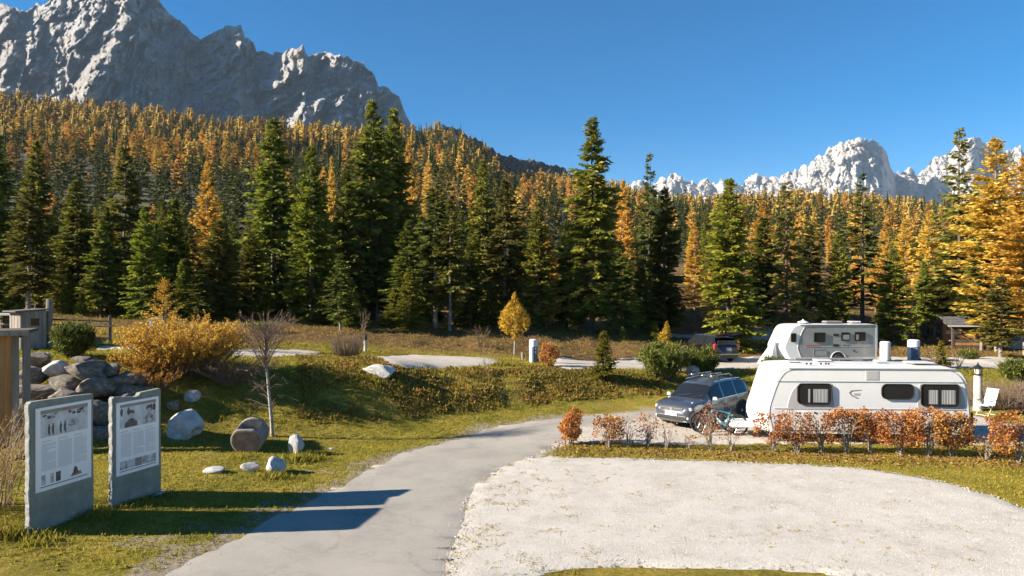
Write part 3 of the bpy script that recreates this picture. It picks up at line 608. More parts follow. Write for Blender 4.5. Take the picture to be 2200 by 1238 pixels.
# front of the forest, tree by tree: kind, px, top, foot, crown width, distance, label
FRONT = [
 ('spruce', -15, 255, 700, 150, 50, 'tall dark spruce cut by the edge of the picture behind the plank shed'),
 ('stem', 62, 392, 690, 140, 47, 'thin spruce with a pale bare trunk behind the grey wooden hut'),
 ('spruce', 78, 300, 690, 130, 56, 'dark spruce rising behind the thin pale-trunked one'),
 ('spruce', 165, 385, 700, 150, 54, 'dark spruce behind the thick leaning fence post'),
 ('spruce', 218, 470, 702, 110, 50, 'low dusky spruce between the fence post and the bare-stemmed spruce'),
 ('stem', 268, 312, 702, 140, 60, 'tall olive spruce with its dark stem showing in mid crown'),
 ('bright', 312, 440, 705, 120, 47, 'bushy light green spruce behind the blue service pillar'),
 ('bright', 375, 425, 705, 130, 52, 'green spruce beside the bushy one, behind the golden willow'),
 ('larch', 446, 345, 705, 120, 58, 'big orange larch standing out of the dark front row'),
 ('spruce', 470, 470, 705, 150, 49, 'broad spruce in front of the big orange larch'),
 ('spruce', 540, 500, 705, 120, 52, 'shadowy spruce behind the bare birch'),
 ('spruce', 588, 252, 705, 190, 57, 'very tall spruce with wide skirts above the bare birch'),
 ('bright', 668, 312, 715, 165, 52, 'tall dense yellow-green spruce reaching down to the brown verge'),
 ('larch', 712, 335, 710, 60, 66, 'small golden larch tip wedged between two tall spruces'),
 ('spruce', 745, 355, 712, 130, 57, 'dark spruce behind the little pale-stemmed spruce'),
 ('stem', 731, 545, 716, 92, 46, 'little spruce with a bare pale stem in front of the dark row'),
 ('spruce', 800, 213, 712, 190, 60, 'tallest spruce in front of the grey massif, twin-topped with its neighbour'),
 ('spruce', 845, 232, 712, 170, 62, 'second of the twin spruces, its tip against the cliff foot'),
 ('larch', 878, 300, 710, 80, 72, 'golden larch peeping out beside the twin spruces'),
 ('spruce', 880, 470, 715, 140, 51, 'deep green spruce at the feet of the twin spruces'),
 ('bright', 880, 570, 718, 90, 48, 'low light green spruce skirting the forest edge'),
 ('stem', 936, 395, 720, 150, 50, 'spruce with two bare grey stems over the central gravel pitch'),
 ('stem', 967, 425, 721, 110, 49, 'slim spruce with one tall bare stem over the central gravel pitch'),
 ('spruce', 1036, 342, 718, 130, 58, 'pointed dark spruce below the dark rocky ridge'),
 ('stem', 1085, 385, 718, 130, 55, 'spruce behind the small golden birch'),
 ('spruce', 1155, 430, 722, 120, 54, 'almost black spruce behind the white service pillar'),
 ('larch', 1207, 480, 720, 80, 63, 'rusty orange larch half hidden beside the tallest spruce'),
 ('spruce', 1218, 470, 722, 100, 60, 'green spruce leaning on the tallest one of the middle'),
 ('spruce', 1273, 250, 722, 200, 55, 'tallest spruce of the middle, pointed against the blue sky'),
 ('larch', 1338, 385, 715, 90, 74, 'round golden larch on the skyline beside the tallest middle spruce'),
 ('spruce', 1335, 520, 722, 120, 53, 'dark low spruce to the side of the tallest middle one'),
 ('bare', 1396, 328, 718, 115, 60, 'thin ragged spruce with a dark tuft on the skyline'),
 ('spruce', 1428, 400, 718, 130, 57, 'dense spruce close beside the thin ragged one'),
 ('spruce', 1378, 560, 720, 90, 56, 'small dark spruce under the thin ragged one'),
 ('larch', 1492, 475, 690, 75, 64, 'bright yellow flame-shaped larch among green spruces'),
 ('larch', 1530, 560, 700, 60, 62, 'short golden larch tucked behind the broad bright spruce'),
 ('bright', 1567, 382, 715, 185, 52, 'broad bright green spruce behind the car with the open boot'),
 ('spruce', 1640, 465, 705, 130, 60, 'spruce with golden boughs behind it, right of the broad bright one'),
 ('larch', 1640, 430, 700, 110, 72, 'large golden larch over the white tip of the rear caravan'),
 ('bare', 1690, 388, 715, 140, 54, 'dark bare-trunked spruce behind the rear caravan'),
 ('spruce', 1740, 480, 700, 110, 63, 'mid green spruce over the rear caravan roof'),
 ('bright', 1800, 500, 685, 95, 58, 'small pointed green spruce on the grassy knoll'),
 ('bare', 1853, 370, 690, 130, 62, 'sparse brownish spruce with pale branches above the knoll'),
 ('spruce', 1920, 530, 705, 115, 54, 'dark full spruce before the wooden fence'),
 ('larch', 1945, 470, 700, 100, 70, 'pale gold larch behind the dark full spruce by the fence'),
 ('spruce', 1985, 560, 705, 80, 58, 'narrow dark spruce next to the little hut'),
 ('larch', 1998, 450, 700, 110, 66, 'soft yellow larch behind the little wooden hut'),
 ('bare', 2062, 275, 745, 165, 57, 'tall thin spruce with open crown standing over the little hut'),
 ('spruce', 2050, 480, 745, 150, 58, 'olive spruce mass under the tall open-crowned one'),
 ('stem', 2108, 520, 745, 120, 52, 'spruce with pale trunk beside the hut roof'),
 ('larch', 2140, 296, 745, 250, 52, 'huge orange larch behind the fence, tallest golden tree'),
 ('larch', 2205, 335, 745, 230, 49, 'huge orange larch cut by the picture edge'),
 ('stem', 2150, 590, 745, 120, 47, 'green spruce with a grey trunk before the huge orange larches'),
 ('bright', 2205, 600, 745, 110, 56, 'yellow-green spruce by the fence at the picture edge'),
 ('spruce', 430, 560, 706, 90, 47, 'young spruce hidden low behind the golden willow'),
 ('spruce', 120, 520, 703, 100, 60, 'deep shaded spruce between the pale-trunked one and the post'),
 ('spruce', 1010, 520, 722, 110, 53, 'shaded spruce filling the gap right of the bare stems'),
 ('spruce', 1120, 500, 722, 90, 60, 'narrow shaded spruce left of the almost black one'),
]
for k, px, yt, yb, w, d, lab in FRONT:
    tree_px(k, px, yt, yb, w, lab, 'larch tree' if k == 'larch' else 'spruce tree', 'trees along the front of the forest', dist=d)

# the trees behind them
rs = np.random.default_rng(5); pts = []
while len(pts) < 235:
    y = 57 + 75 * rs.uniform() ** 1.3; px = rs.uniform(-140, 2340); x = (px - CX) / F * y
    if 1440 < px < 2250 and y < 70: continue
    if all((x - a) ** 2 + (y - b) ** 2 > 4.6 for a, b in pts): pts.append((x, y))
for i, (x, y) in enumerate(pts):
    px = CX + F * x / y; Hh = rs.uniform(6.0, 9.5) * (1 if y < 90 else .82) + (1.0 if px < 1000 else -.5)
    lar = rs.uniform() < (.14 if px < 1150 else .30)
    k = 'larch' if lar else ('spruce', 'spruce', 'stem', 'bright')[i % 4]
    tree(k, x, y, Hh, Hh * rs.uniform(.30, .42), 'golden larch deep in the forest behind the front row' if lar else 'dark spruce deep in the forest behind the front row', 'larch tree' if lar else 'spruce tree', 'larches deep in the forest' if lar else 'spruces deep in the forest')

pts2 = []
while len(pts2) < 58:
    y = rs.uniform(47.5, 66); px = rs.uniform(-60, 1440) if len(pts2) < 46 else rs.uniform(1700, 2250); x = (px - CX) / F * y
    if zgs(x, y) > (2.2 if px < 1440 else .5) and y > 48 + (px > 1440) * 8 and all((x - a) ** 2 + (y - b) ** 2 > 3 for a, b in pts2): pts2.append((x, y))
for i, (x, y) in enumerate(pts2):
    Hh = rs.uniform(1.6, 4.2); tree('young', x, y, Hh, Hh * rs.uniform(.55, .75), 'low young spruce in the undergrowth along the forest edge', 'spruce tree', 'young spruces in the undergrowth')

# ------------------------------------------------------------------ wooded slopes: nearest trees one by one, the mass of the others as one wood
def far_proto(seed, larch):
    """crown seen from afar: a dark slim core under a coat of small boughs that lie along the crown's surface"""
    rng = np.random.default_rng(seed); H, Rr = (15, 3.9) if larch else (16, 2.8); n = 6
    pr = lambda t: Rr * np.minimum(1, .5 + t * 2.0) * ((1 - t ** 1.7) ** .62 * .96 + .04 if larch else (1 - t) ** .85)
    ts = np.array([.05, .3, .62, .97]); V = []; T = []; Q = []
    for k, t in enumerate(ts):
        for q in range(n):
            a = 2 * math.pi * (q + .5 * (k % 2)) / n; r = float(pr(t)) * (.45 if larch else .3) * rng.uniform(.7, 1.1); V.append((r * math.cos(a), r * math.sin(a), H * t)); T.append(rng.uniform(0, .3))
    for k in range(len(ts) - 1):
        for q in range(n): a = k * n; b = a + n; Q.append((a + q, a + (q + 1) % n, b + (q + 1) % n, b + q))
    k = 88 if larch else 76; t = (.03 + .93 * rng.uniform(0, 1, k) ** 1.15) if larch else 1 - np.sqrt(rng.uniform(.002, 1, k)) * .98; az = rng.uniform(0, 6.28, k); lump = .7 + .55 * vnoise(np.cos(az) * 1.5 + seed, t * 6 + np.sin(az), seed)
    r = pr(t) * lump; o = np.stack([np.cos(az), np.sin(az), np.zeros(k)], 1); side = np.stack([-np.sin(az), np.cos(az), np.zeros(k)], 1)
    P = o * (r * .45)[:, None] + np.stack([np.zeros(k), np.zeros(k), H * t + .5], 1)
    D = o * .8 + np.array([0, 0, -.45]) + rng.normal(0, .22, (k, 3)); D /= np.linalg.norm(D, axis=1, keepdims=True)
    w = side + rng.normal(0, .28, (k, 3)); L = np.maximum(r, .6) * rng.uniform(.7, 1.05, k); W = np.maximum(r, .6) * rng.uniform(.26, .46, k)
    M_ = P + D * (L * .55)[:, None]; V2 = np.stack([P, M_ + w * W[:, None], P + D * L[:, None], M_ - w * W[:, None]], 1).reshape(-1, 3)
    Q2 = np.arange(len(V2)).reshape(-1, 4) + len(V)
    return np.concatenate([np.array(V), V2]), np.concatenate([np.array(Q), Q2]), np.concatenate([np.array(T), np.repeat(rng.uniform(.2, 1, k), 4)]), None
FARP = {True: [far_proto(300 + i, True) for i in range(4)], False: [far_proto(320 + i, False) for i in range(4)]}
MIDP = {True: [conifer(340 + i, H=14, Rr=3.1, z0=.08, levels=22, nb=5, m=4, tw=1.15, wid=.42, droop=.2, rise=.15, larch=True, prof=.62, gap=.1) for i in range(4)], False: [conifer(360 + i, H=15, Rr=2.5, z0=.05, levels=26, nb=5, m=4, tw=1.0, wid=.36, droop=.42, rise=.1, prof=.85, gap=.08) for i in range(4)]}
NEARP = {True: [conifer(380 + i, H=14, Rr=3.1, z0=.08, levels=11, nb=4, m=2, tw=2.0, wid=.9, droop=.2, rise=.15, larch=True, prof=.62) for i in range(4)], False: [conifer(390 + i, H=15, Rr=2.4, z0=.05, levels=13, nb=4, m=2, tw=1.7, wid=.75, droop=.42, rise=.1, prof=.85) for i in range(4)]}
FARM = {k: [np_mesh('larch_tree' if k else 'spruce_tree', V, Q, M['far_larch' if k else 'far_spruce'], T) for V, Q, T, _ in v] for k, v in MIDP.items()}
rs = np.random.default_rng(77); n = 9000
y = np.sqrt(rs.uniform(125 ** 2, 655 ** 2, n * 3)); px = rs.uniform(-160, 2360, n * 3); x = (px - CX) / F * y
key = np.floor(x / 7.6).astype(int) * 100003 + np.floor(y / 7.6).astype(int); _, u = np.unique(key, return_index=True); rs.shuffle(u)
x, y, px = x[u], y[u], px[u]
keepf = (y < np.interp(px, RIDGE[:, 0], RIDGE[:, 2]) + 14) & (rs.uniform(size=len(x)) < .97) & (fbm(x / 15, y / 22, 3, 44) > -.44)
x, y, px = x[keepf], y[keepf], px[keepf]; z = hill(x, y)
# drop those that lie in dips nobody sees
top = z + 15; ang_ = (top - CAMH) / y
order = np.argsort(y); vis = np.zeros(len(x), bool); hor_ = {}
for i in order:
    b = int(px[i] // 6)
    if ang_[i] > hor_.get(b, -1) - .0015: vis[i] = True
    hor_[b] = max(hor_.get(b, -1), (z[i] + 3 - CAMH) / y[i])
x, y, z, px = x[vis], y[vis], z[vis], px[vis]; n = len(x)
up = np.clip((y - 140) / 420, 0, 1)
pl = .03 + .42 * up + 1.05 * fbm(x / 45, y / 60, 3, 61); pl = np.where(px > 1060, pl + .12, pl)
lar = rs.uniform(size=n) < pl; sc = .48 + .85 * rs.uniform(0, 1, n) ** 1.25 * np.where(lar, 1.0, .98); rot = rs.uniform(0, 6.28, n); sc *= np.where(y < 320, np.where(px > 1050, .66, .8), 1) + 0 * y
seen_key = sc * 15 / y
for isl in (True, False):
    idx = np.where(lar == isl)[0]; idx = idx[np.argsort(-seen_key[idx])]; single = idx[:170 if isl else 12]; rest = idx[170 if isl else 12:]
    for j, i in enumerate(single):
        o = inst('larch_tree' if isl else 'spruce_tree', FARM[isl][j % 4], None, (x[i], y[i], z[i] - .6), (0, 0, rot[i]), (sc[i] * rs.uniform(.85, 1.1),) * 2 + (sc[i],))
        tag(o, 'small golden larch on the wooded slope above the forest front' if isl else 'small dark spruce on the wooded slope above the forest front', 'larch tree' if isl else 'spruce tree', 'larches dotted over the slope' if isl else 'spruces dotted over the slope')
    Vs, Qs, Ts, off = [], [], [], 0
    near = rest[y[rest] < 340]; far_ = rest[y[rest] >= 340]
    for j in range(8):
        V, Q, T, _ = FARP[isl][j] if j < 4 else NEARP[isl][j - 4]; ids = far_[j::4] if j < 4 else near[j - 4::4]; ca, sa = np.cos(rot[ids]), np.sin(rot[ids]); s = sc[ids]; w = s * rs.uniform(.85, 1.15, len(ids))
        VV = np.empty((len(ids), len(V), 3), np.float32)
        VV[:, :, 0] = (V[None, :, 0] * ca[:, None] - V[None, :, 1] * sa[:, None]) * w[:, None] + x[ids][:, None]
        VV[:, :, 1] = (V[None, :, 0] * sa[:, None] + V[None, :, 1] * ca[:, None]) * w[:, None] + y[ids][:, None]
        VV[:, :, 2] = V[None, :, 2] * s[:, None] + (z[ids] - .6)[:, None]
        Vs.append(VV.reshape(-1, 3)); Ts.append(np.clip(T[None] * .45 + rs.uniform(0, .58, (len(ids), 1)), 0, 1).ravel())
        Qs.append((Q[None] + (np.arange(len(ids)) * len(V))[:, None, None] + off).reshape(-1, 4)); off += len(ids) * len(V)
    o = inst('larch_forest' if isl else 'spruce_forest', np_mesh('larch_forest' if isl else 'spruce_forest', np.concatenate(Vs), np.concatenate(Qs), M['far_larch' if isl else 'far_spruce'], np.concatenate(Ts)))
    tag(o, 'golden larch forest covering the slopes under the cliffs' if isl else 'dark spruce forest mixed among the golden larches on the slopes', 'forest', kind='stuff')
print('hill trees', n, 'larch', int(lar.sum()))

# ------------------------------------------------------------------ object materials
M['slab'] = nmat('green_grey_slab', [(.3, (.17, .175, .145)), (.55, (.235, .24, .20)), (.75, (.32, .325, .28))], 3.2, .8, .5, .01, 14)
M['slab_edge'] = nmat('hewn_slab_edge', [(.3, (.26, .26, .24)), (.7, (.46, .46, .43))], 9, .9, .9, .03)
M['board_white'] = flat('board_white', (.82, .80, .78), .35, var=.02)
M['print_grey'] = nmat('grey_print', [(.36, (.10, .10, .10)), (.5, (.34, .34, .34)), (.62, (.62, .62, .62))], 5.5, .4, 0, detail=9)
M['print_light'] = nmat('light_print', [(.35, (.42, .42, .42)), (.65, (.66, .66, .66))], 4, .4, 0, detail=8)
M['print_face'] = flat('face_print', (.40, .39, .38), .4)
M['print_olive'] = flat('olive_print', (.25, .23, .18), .4)
M['print_dark'] = nmat('dark_print', [(.35, (.03, .03, .03)), (.7, (.14, .14, .14))], 9, .4, 0)
M['print_text'] = flat('text_print', (.50, .50, .51), .4)
M['print_red'] = flat('red_print', (.42, .10, .09), .4)
M['boulder'] = nmat('boulder_stone', [(.3, (.08, .066, .052)), (.52, (.17, .146, .12)), (.72, (.34, .305, .265))], 3.2, .95, .9, .06, 9)
M['pale_boulder'] = nmat('pale_boulder_stone', [(.3, (.30, .29, .28)), (.55, (.48, .465, .45)), (.8, (.64, .62, .60))], 2.6, .95, .8, .05, 9)
M['trough'] = nmat('trough_stone', [(.3, (.15, .13, .115)), (.7, (.29, .265, .245))], 3, .95, .8, .03, 14)
M['trough_face'] = nmat('trough_face_stone', [(.35, (.085, .058, .042)), (.55, (.155, .11, .08)), (.72, (.22, .165, .125))], 3.2, .95, .8, .03, 16)
M['grey_wood'] = nmat('weathered_wood', [(.3, (.13, .115, .10)), (.7, (.30, .27, .235))], 5, .9, .6, .015, 20, stretch=(1, 1, .12))
M['brown_wood'] = nmat('brown_wood', [(.3, (.24, .11, .04)), (.7, (.46, .24, .09))], 5, .8, .5, .012, 20, stretch=(1, 1, .12))
M['dark_wood'] = nmat('dark_wood', [(.3, (.045, .035, .028)), (.7, (.12, .095, .075))], 5, .9, .6, .015, 20, stretch=(1, 1, .2))
M['shingle'] = nmat('shingle_wood', [(.3, (.05, .05, .055)), (.7, (.14, .135, .135))], 6, .9, .6, .02)
M['caravan_white'] = flat('caravan_white', (.80, .79, .77), .35, coat=.3, var=.03)
M['caravan_grey'] = flat('caravan_grey', (.27, .275, .265), .4, coat=.2, var=.05)
M['panel_beige'] = flat('panel_beige', (.46, .44, .41), .5)
M['trim_grey'] = flat('trim_grey', (.20, .20, .20), .5)
M['trim_light'] = flat('trim_light', (.50, .50, .49), .5)
M['black_plastic'] = flat('black_plastic', (.018, .018, .019), .45)
M['tyre'] = nmat('tyre_rubber', [(.3, (.016, .016, .016)), (.7, (.032, .030, .028))], 12, .85, .3, .01)
M['alloy'] = flat('alloy', (.58, .58, .58), .35, .8)
M['chrome'] = flat('chrome', (.75, .75, .75), .15, 1)
M['car_grey'] = flat('blue_grey_paint', (.125, .135, .155), .3, .7, coat=1, var=.03)
M['car_red'] = flat('dark_red_paint', (.024, .010, .011), .25, .5, coat=1, var=.03)
M['lamp_glass'] = flat('lamp_glass', (.70, .72, .74), .1, .3, coat=1)
M['tail_red'] = flat('tail_red', (.48, .03, .04), .2, coat=1)
M['curtain'] = nmat('curtain_cloth', [(.3, (.20, .20, .19)), (.7, (.50, .49, .46))], 7, .9, 0, stretch=(3, 1, .05))
M['tarp'] = nmat('white_tarp', [(.3, (.62, .63, .64)), (.7, (.80, .80, .80))], 2, .6, .5, .05, 4)
M['pillar_white'] = flat('pillar_white', (.60, .61, .62), .45)
M['pillar_blue'] = flat('pillar_blue', (.085, .13, .20), .4, coat=.2)
M['lamp_post'] = nmat('pale_stone', [(.3, (.40, .37, .33)), (.7, (.55, .52, .47))], 5, .9, .4, .01)
M['chair_cloth'] = flat('pale_blue_cloth', (.38, .52, .57), .8)
M['cream_metal'] = flat('cream_metal', (.60, .54, .42), .4)
M['teal'] = flat('teal_paint', (.03, .22, .30), .3, coat=.6)
M['bike_black'] = flat('bike_black', (.02, .02, .022), .4, coat=.3)
M['white_paint'] = flat('white_paint', (.72, .72, .72), .4)
def glass(name, c, rough=.04, spec=.9):
    m = flat(name, c, rough, 0, coat=0, spec=.45, var=.0); return m
M['dark_glass'] = glass('tinted_glass', (.012, .015, .018))
M['pane'] = flat('window_pane', (.022, .022, .023), .12, spec=.25, var=0)

# ------------------------------------------------------------------ information slabs
def info_slab(BL, BR, hl, hr, z0, notch, label, people):
    a = Vector((BL[0], BL[1], z0)); b = Vector((BR[0], BR[1], z0)); w = (b - a).length; rz = math.atan2(b.y - a.y, b.x - a.x)
    o = empty('info_slab', a, rz, label, 'information board', 'stone information slabs beside the road')
    rng = random.Random(int(w * 1000)); Hm = (hl + hr) / 2
    left = [(rng.uniform(-.022, .012), t * hl) for t in np.linspace(.97, .03, 16)]
    top = [(w, hr)] + ([(w * .98, hr + .02), (w * .55, hr - .01), (w * .52, hr - .07), (w * .46, hr - .09)] if notch else [(w * .7, hr * .7 + hl * .3 + .01)]) + [(.01, hl)]
    outl = [(0, -.3), (w, -.3), (w + .01, hr * .3), (w - .012, hr * .65)] + top + left
    mb = MB().prism(outl, .13, FACE @ Matrix.Translation((0, 0, -.13)))
    s = mb.build('slab', M['slab'], o, bevel=.012)
    # rough hewn light edge: chips standing along the narrow side that faces the sun
    zs_ = np.linspace(-.1, hl - .03, 34); jag = [(-.022 + rng.uniform(-.02, .008), float(z) + rng.uniform(-.015, .015)) for z in zs_]
    ed = MB().prism([(.006, -.1), (.006, hl - .03)] + jag[::-1], .112, FACE @ Matrix.Translation((0, 0, -.122)))
    ed.build('hewn_edge', M['slab_edge'], o, bevel=.008, seg=1)
    u0, u1 = (.06, .945) if not notch else (.04, .93); u0 *= w; u1 *= w; zb, zt = (.85, 2.55) if not notch else (.70, 2.37)
    B = MB().box(((u0 + u1) / 2, -.014, (zb + zt) / 2), (u1 - u0, .026, zt - zb)).build('poster_board', M['board_white'], o, bevel=.003, seg=1)
    yf = -.0285
    def card(name, mat, x0, x1, za, zc, dy=0.0, par=B): return MB().box(((x0 + x1) / 2, yf - dy, (za + zc) / 2), (x1 - x0, .0015, zc - za)).build(name, mat, par)
    m = .075 * (u1 - u0); W = u1 - u0; pz0 = zt - .36 * (zt - zb); pz1 = zt - .035 * (zt - zb)
    card('photo_print', M['print_light'], u0 + m, u1 - m, pz0, pz1)
    def blob(name, mat, pts, dy): MB().prism([(x, z) for x, z in pts], .0012, FACE @ Matrix.Translation((0, 0, -yf + dy))).build(name, mat, B)
    def ell(cx, cz, rx, rz_, n=12, j=.12): return [(cx + rx * math.cos(2 * math.pi * k / n) * (1 + rng.uniform(-j, j)), cz + rz_ * math.sin(2 * math.pi * k / n) * (1 + rng.uniform(-j, j))) for k in range(n)]
    xa, xb = u0 + m, u1 - m; pw = xb - xa; ph = pz1 - pz0
    if not people:
        card('photo_sky', M['print_olive'], xa, xb, pz1 - .14 * ph, pz1, .001)
        for k in range(15): blob('photo_trees', M['print_dark' if k % 3 else 'print_grey'], ell(xa + pw * (.05 + .9 * rng.random() if k % 2 else .62 + .33 * rng.random()), pz1 - ph * (.17 + .13 * rng.random()), pw * .045, ph * .05, 9, .4), .0018 + k * .0001)
        blob('photo_house', M['print_grey'], ell(xa + pw * .68, pz0 + ph * .36, pw * .12, ph * .15, 14, .3), .0018)
        for fx in (.17, .25, .41, .50):
            cx = xa + pw * fx; cz = pz0 + ph * .13
            blob('photo_figure', M['print_dark'], [(cx - .028, cz - .06), (cx - .008, cz), (cx + .012, cz - .06), (cx + .03, cz - .06), (cx + .02, cz + .08), (cx + .03, cz + .12), (cx + .015, cz + .15), (cx + .014, cz + .19), (cx - .014, cz + .19), (cx - .015, cz + .15), (cx - .03, cz + .1)], .0024)
        card('photo_title', M['print_red'], xa + pw * .46, xa + pw * .62, pz1 - .10 * ph, pz1 - .04 * ph, .003)
    else:
        card('photo_sky', M['print_olive'], xa, xb, pz1 - .12 * ph, pz1, .001)
        for k in (0, .2, .88, .97): blob('photo_trees', M['print_dark'], ell(xa + pw * (.04 + k * .93), pz1 - ph * .32, pw * .04, ph * .16), .0015)
        for cx, cz, s in ((xa + pw * .30, pz0 + ph * .50, 1), (xa + pw * .80, pz0 + ph * .58, 1)):
            blob('photo_figure', M['print_grey' if cx > xa + pw * .5 else 'print_dark'], [(cx - pw * .19, pz0 + .004), (cx + pw * .17, pz0 + .004), (cx + pw * .16, pz0 + ph * .2), (cx + pw * .05, cz - ph * .14), (cx - pw * .05, cz - ph * .14), (cx - pw * .17, pz0 + ph * .18)], .0018)
            blob('photo_face', M['print_face'], ell(cx, cz, pw * .068, ph * .15, 14, .02), .0026)
            blob('photo_hair', M['print_dark'], [(cx - pw * .08, cz + ph * .02), (cx - pw * .03, cz + ph * .09), (cx + pw * .04, cz + ph * .08), (cx + pw * .08, cz + ph * .01), (cx + pw * .085, cz + ph * .16), (cx, cz + ph * .24), (cx - pw * .09, cz + ph * .16)], .0034)
    # three columns of print, each line a thin strip
    tz = pz0 - .05 * (zt - zb); bz = zb + .24 * (zt - zb)
    for k in range(3):
        x0 = xa + pw * (.02 + k * .335); x1 = x0 + pw * .29; t = MB()
        t.box((x0 + .1 * pw, yf, tz), (pw * .2, .0014, .016)); z = tz - .055
        while z > bz:
            ln = 1 if rng.random() > .12 else rng.uniform(.3, .8)
            t.box((x0 + (x1 - x0) * ln / 2, yf, z), ((x1 - x0) * ln, .0014, .009)); z -= .0215
        t.build('text_column', M['print_text'], B)['kind'] = 'stuff'
    sz0, sz1 = zb + .075 * (zt - zb), zb + .19 * (zt - zb)
    if not people:
        for q, mt in (((.02, .10), 'print_grey'), ((.20, .27), 'print_grey'), ((.31, .41), 'print_dark')): card('small_print', M[mt], xa + pw * q[0], xa + pw * q[1], sz0, sz1)
        blob('small_print', M['print_red'], [(xa + pw * .62, sz0 + .01), (xa + pw * .86, sz0 + .02), (xa + pw * .84, sz0 + .09), (xa + pw * .66, sz0 + .08)], .0005)
        blob('small_print', M['print_dark'], [(xa + pw * .66, sz0 + .05), (xa + pw * .79, sz0 + .06), (xa + pw * .76, sz1 - .01), (xa + pw * .71, sz1 + .02)], .0014)
    else:
        for k in range(5): card('small_print', M[('print_grey', 'print_light', 'print_olive', 'print_grey', 'print_grey')[k]], xa + pw * .2 * k + .004, xa + pw * .2 * (k + 1) - .004, sz0, sz1)
    card('rule_line', M['print_dark'], xa, xb, zb + .045 * (zt - zb), zb + .055 * (zt - zb))
    MB().box((w * .5, .05, -.06), (w + .25, .42, .16)).build('footing', M['pale_boulder'], o, bevel=.03)
    return o
info_slab(gp(66, 1155, .22), gp(201, 1105, .22), 2.70, 2.66, .22, False, 'larger nearer stone slab with a poster of figures in snow', False)
info_slab(gp(244, 1093, .24), gp(346, 1058, .24), 2.52, 2.53, .24, True, 'stone slab with a stepped top and a poster of two faces', True)

# ------------------------------------------------------------------ boulders
def rock_mesh(name, seed, mat, facets=9, rough=.10, sub=3, power=1.0):
    bm = bmesh.new(); bmesh.ops.create_icosphere(bm, subdivisions=sub, radius=1); rng = np.random.default_rng(seed)
    V = np.array([tuple(v.co) for v in bm.verts]); N = rng.normal(size=(facets, 3)); N /= np.linalg.norm(N, axis=1, keepdims=True); d = rng.uniform(.55, .88, facets)
    for k in range(facets):
        h = V @ N[k] - d[k]; V -= np.maximum(h, 0)[:, None] * N[k] * .93
    V *= 1 + rough * fbm(V[:, 0] * 2.1 + V[:, 2] * 1.3 + seed, V[:, 1] * 2.1 - V[:, 2] * .9, 5, seed)[:, None] * 1.6
    for v, q in zip(bm.verts, V): v.co = q
    me = bpy.data.meshes.new(name); bm.to_mesh(me); bm.free(); me.materials.append(mat)
    me.polygons.foreach_set('use_smooth', np.ones(len(me.polygons), bool)); me.set_sharp_from_angle(angle=R(32)); return me
def rock(name, seed, loc, dim, mat, rot=0, parent=None, **k):
    return inst(name, rock_mesh(name, seed, M[mat], **k), parent, loc, (random.Random(seed).uniform(-.2, .2), 0, rot), (dim[0] / 2, dim[1] / 2, dim[2] / 2))
wall = empty('boulder_wall', (0, 0, 0), 0, 'dry stacked retaining wall of grey boulders behind the information slabs', 'stone wall')
WB = [(77, 775, 64, 34, 0), (120, 793, 48, 38, 1), (194, 798, 88, 46, 0), (67, 811, 64, 38, 0), (135, 825, 66, 29, 2), (203, 835, 76, 46, 0), (263, 820, 58, 40, 0), (82, 845, 84, 40, 0), (272, 842, 46, 28, 0),
      (150, 862, 70, 44, 0), (216, 890, 60, 62, 0), (222, 932, 50, 40, 0), (280, 872, 60, 44, 0), (60, 885, 70, 52, 0), (110, 905, 70, 56, 0), (168, 912, 60, 50, 0), (270, 915, 64, 50, 0), (40, 930, 70, 50, 0), (310, 846, 40, 34, 0),
      (130, 945, 80, 44, 0), (316, 905, 50, 44, 0), (180, 775, 40, 24, 0), (240, 795, 40, 28, 0), (300, 820, 44, 30, 0), (20, 890, 50, 50, 0), (30, 850, 50, 44, 0), (330, 880, 34, 26, 0)]
for i, (px, py, w, h, k) in enumerate(WB):
    d = 22.6 + (950 - py) / 175 * 2.6 + (px > 230) * (px - 230) * .012; p = at(px, py, d); s = d / F
    rock('boulder', 400 + i, p, (w * s * 1.16, max(w, h) * s * 1.15, h * s * 1.28), ('boulder', 'pale_boulder', 'boulder')[k], i * .9, wall, facets=15, rough=.12)
def ground_rock(px, py, w, h, mat, label, seed, depth=None, sink=.12, rot=0, name='boulder', **k):
    p = ground_at(px, py); s = p.y / F; W = w * s; H = h * s
    o = rock(name, seed, (p.x, p.y + (depth or W) * .3, p.z + H * (.5 - sink)), (W, depth or W * .9, H * (1 + sink)), mat, rot, None, **k); return tag(o, label, 'boulder', 'loose boulders on the grass')
ground_rock(381, 945, 80, 64, 'pale_boulder', 'big bluish white boulder behind the stone slab with the stepped top', 501, 1.2, facets=14, rough=.17, sub=4)
ground_rock(410, 868, 38, 28, 'pale_boulder', 'small beige boulder in the shaded bank under the willow', 502)
ground_rock(366, 886, 30, 30, 'boulder', 'small brown boulder just above the big bluish white one', 503)
ground_rock(634, 978, 40, 46, 'pale_boulder', 'upright pointed standing stone next to the hollowed trough', 504, .5, .05)
ground_rock(586, 1020, 46, 38, 'pale_boulder', 'round bright white boulder on the lawn in front of the trough', 505, .65)
ground_rock(457, 1019, 50, 14, 'pale_boulder', 'flat pale stone sunk in the lawn beside the stepped slab', 506, .4)
ground_rock(535, 1014, 46, 20, 'pale_boulder', 'flat tilted stone on the lawn left of the round white boulder', 507, .35, rot=.5)
ground_rock(812, 812, 84, 30, 'pale_boulder', 'large white boulder on the crest of the grassy bank', 508, 1.3, .15, facets=16, rough=.17, sub=4)
ground_rock(712, 968, 14, 6, 'pale_boulder', 'tiny white stone at the lawn edge by the standing stone', 509, .12)
ground_rock(2185, 752, 60, 40, 'pale_boulder', 'weathered boulder beside the far path under the fence', 510, 1.2)
ground_rock(95, 768, 26, 10, 'pale_boulder', 'flat white stone lying on top of the boulder wall', 511, .4)
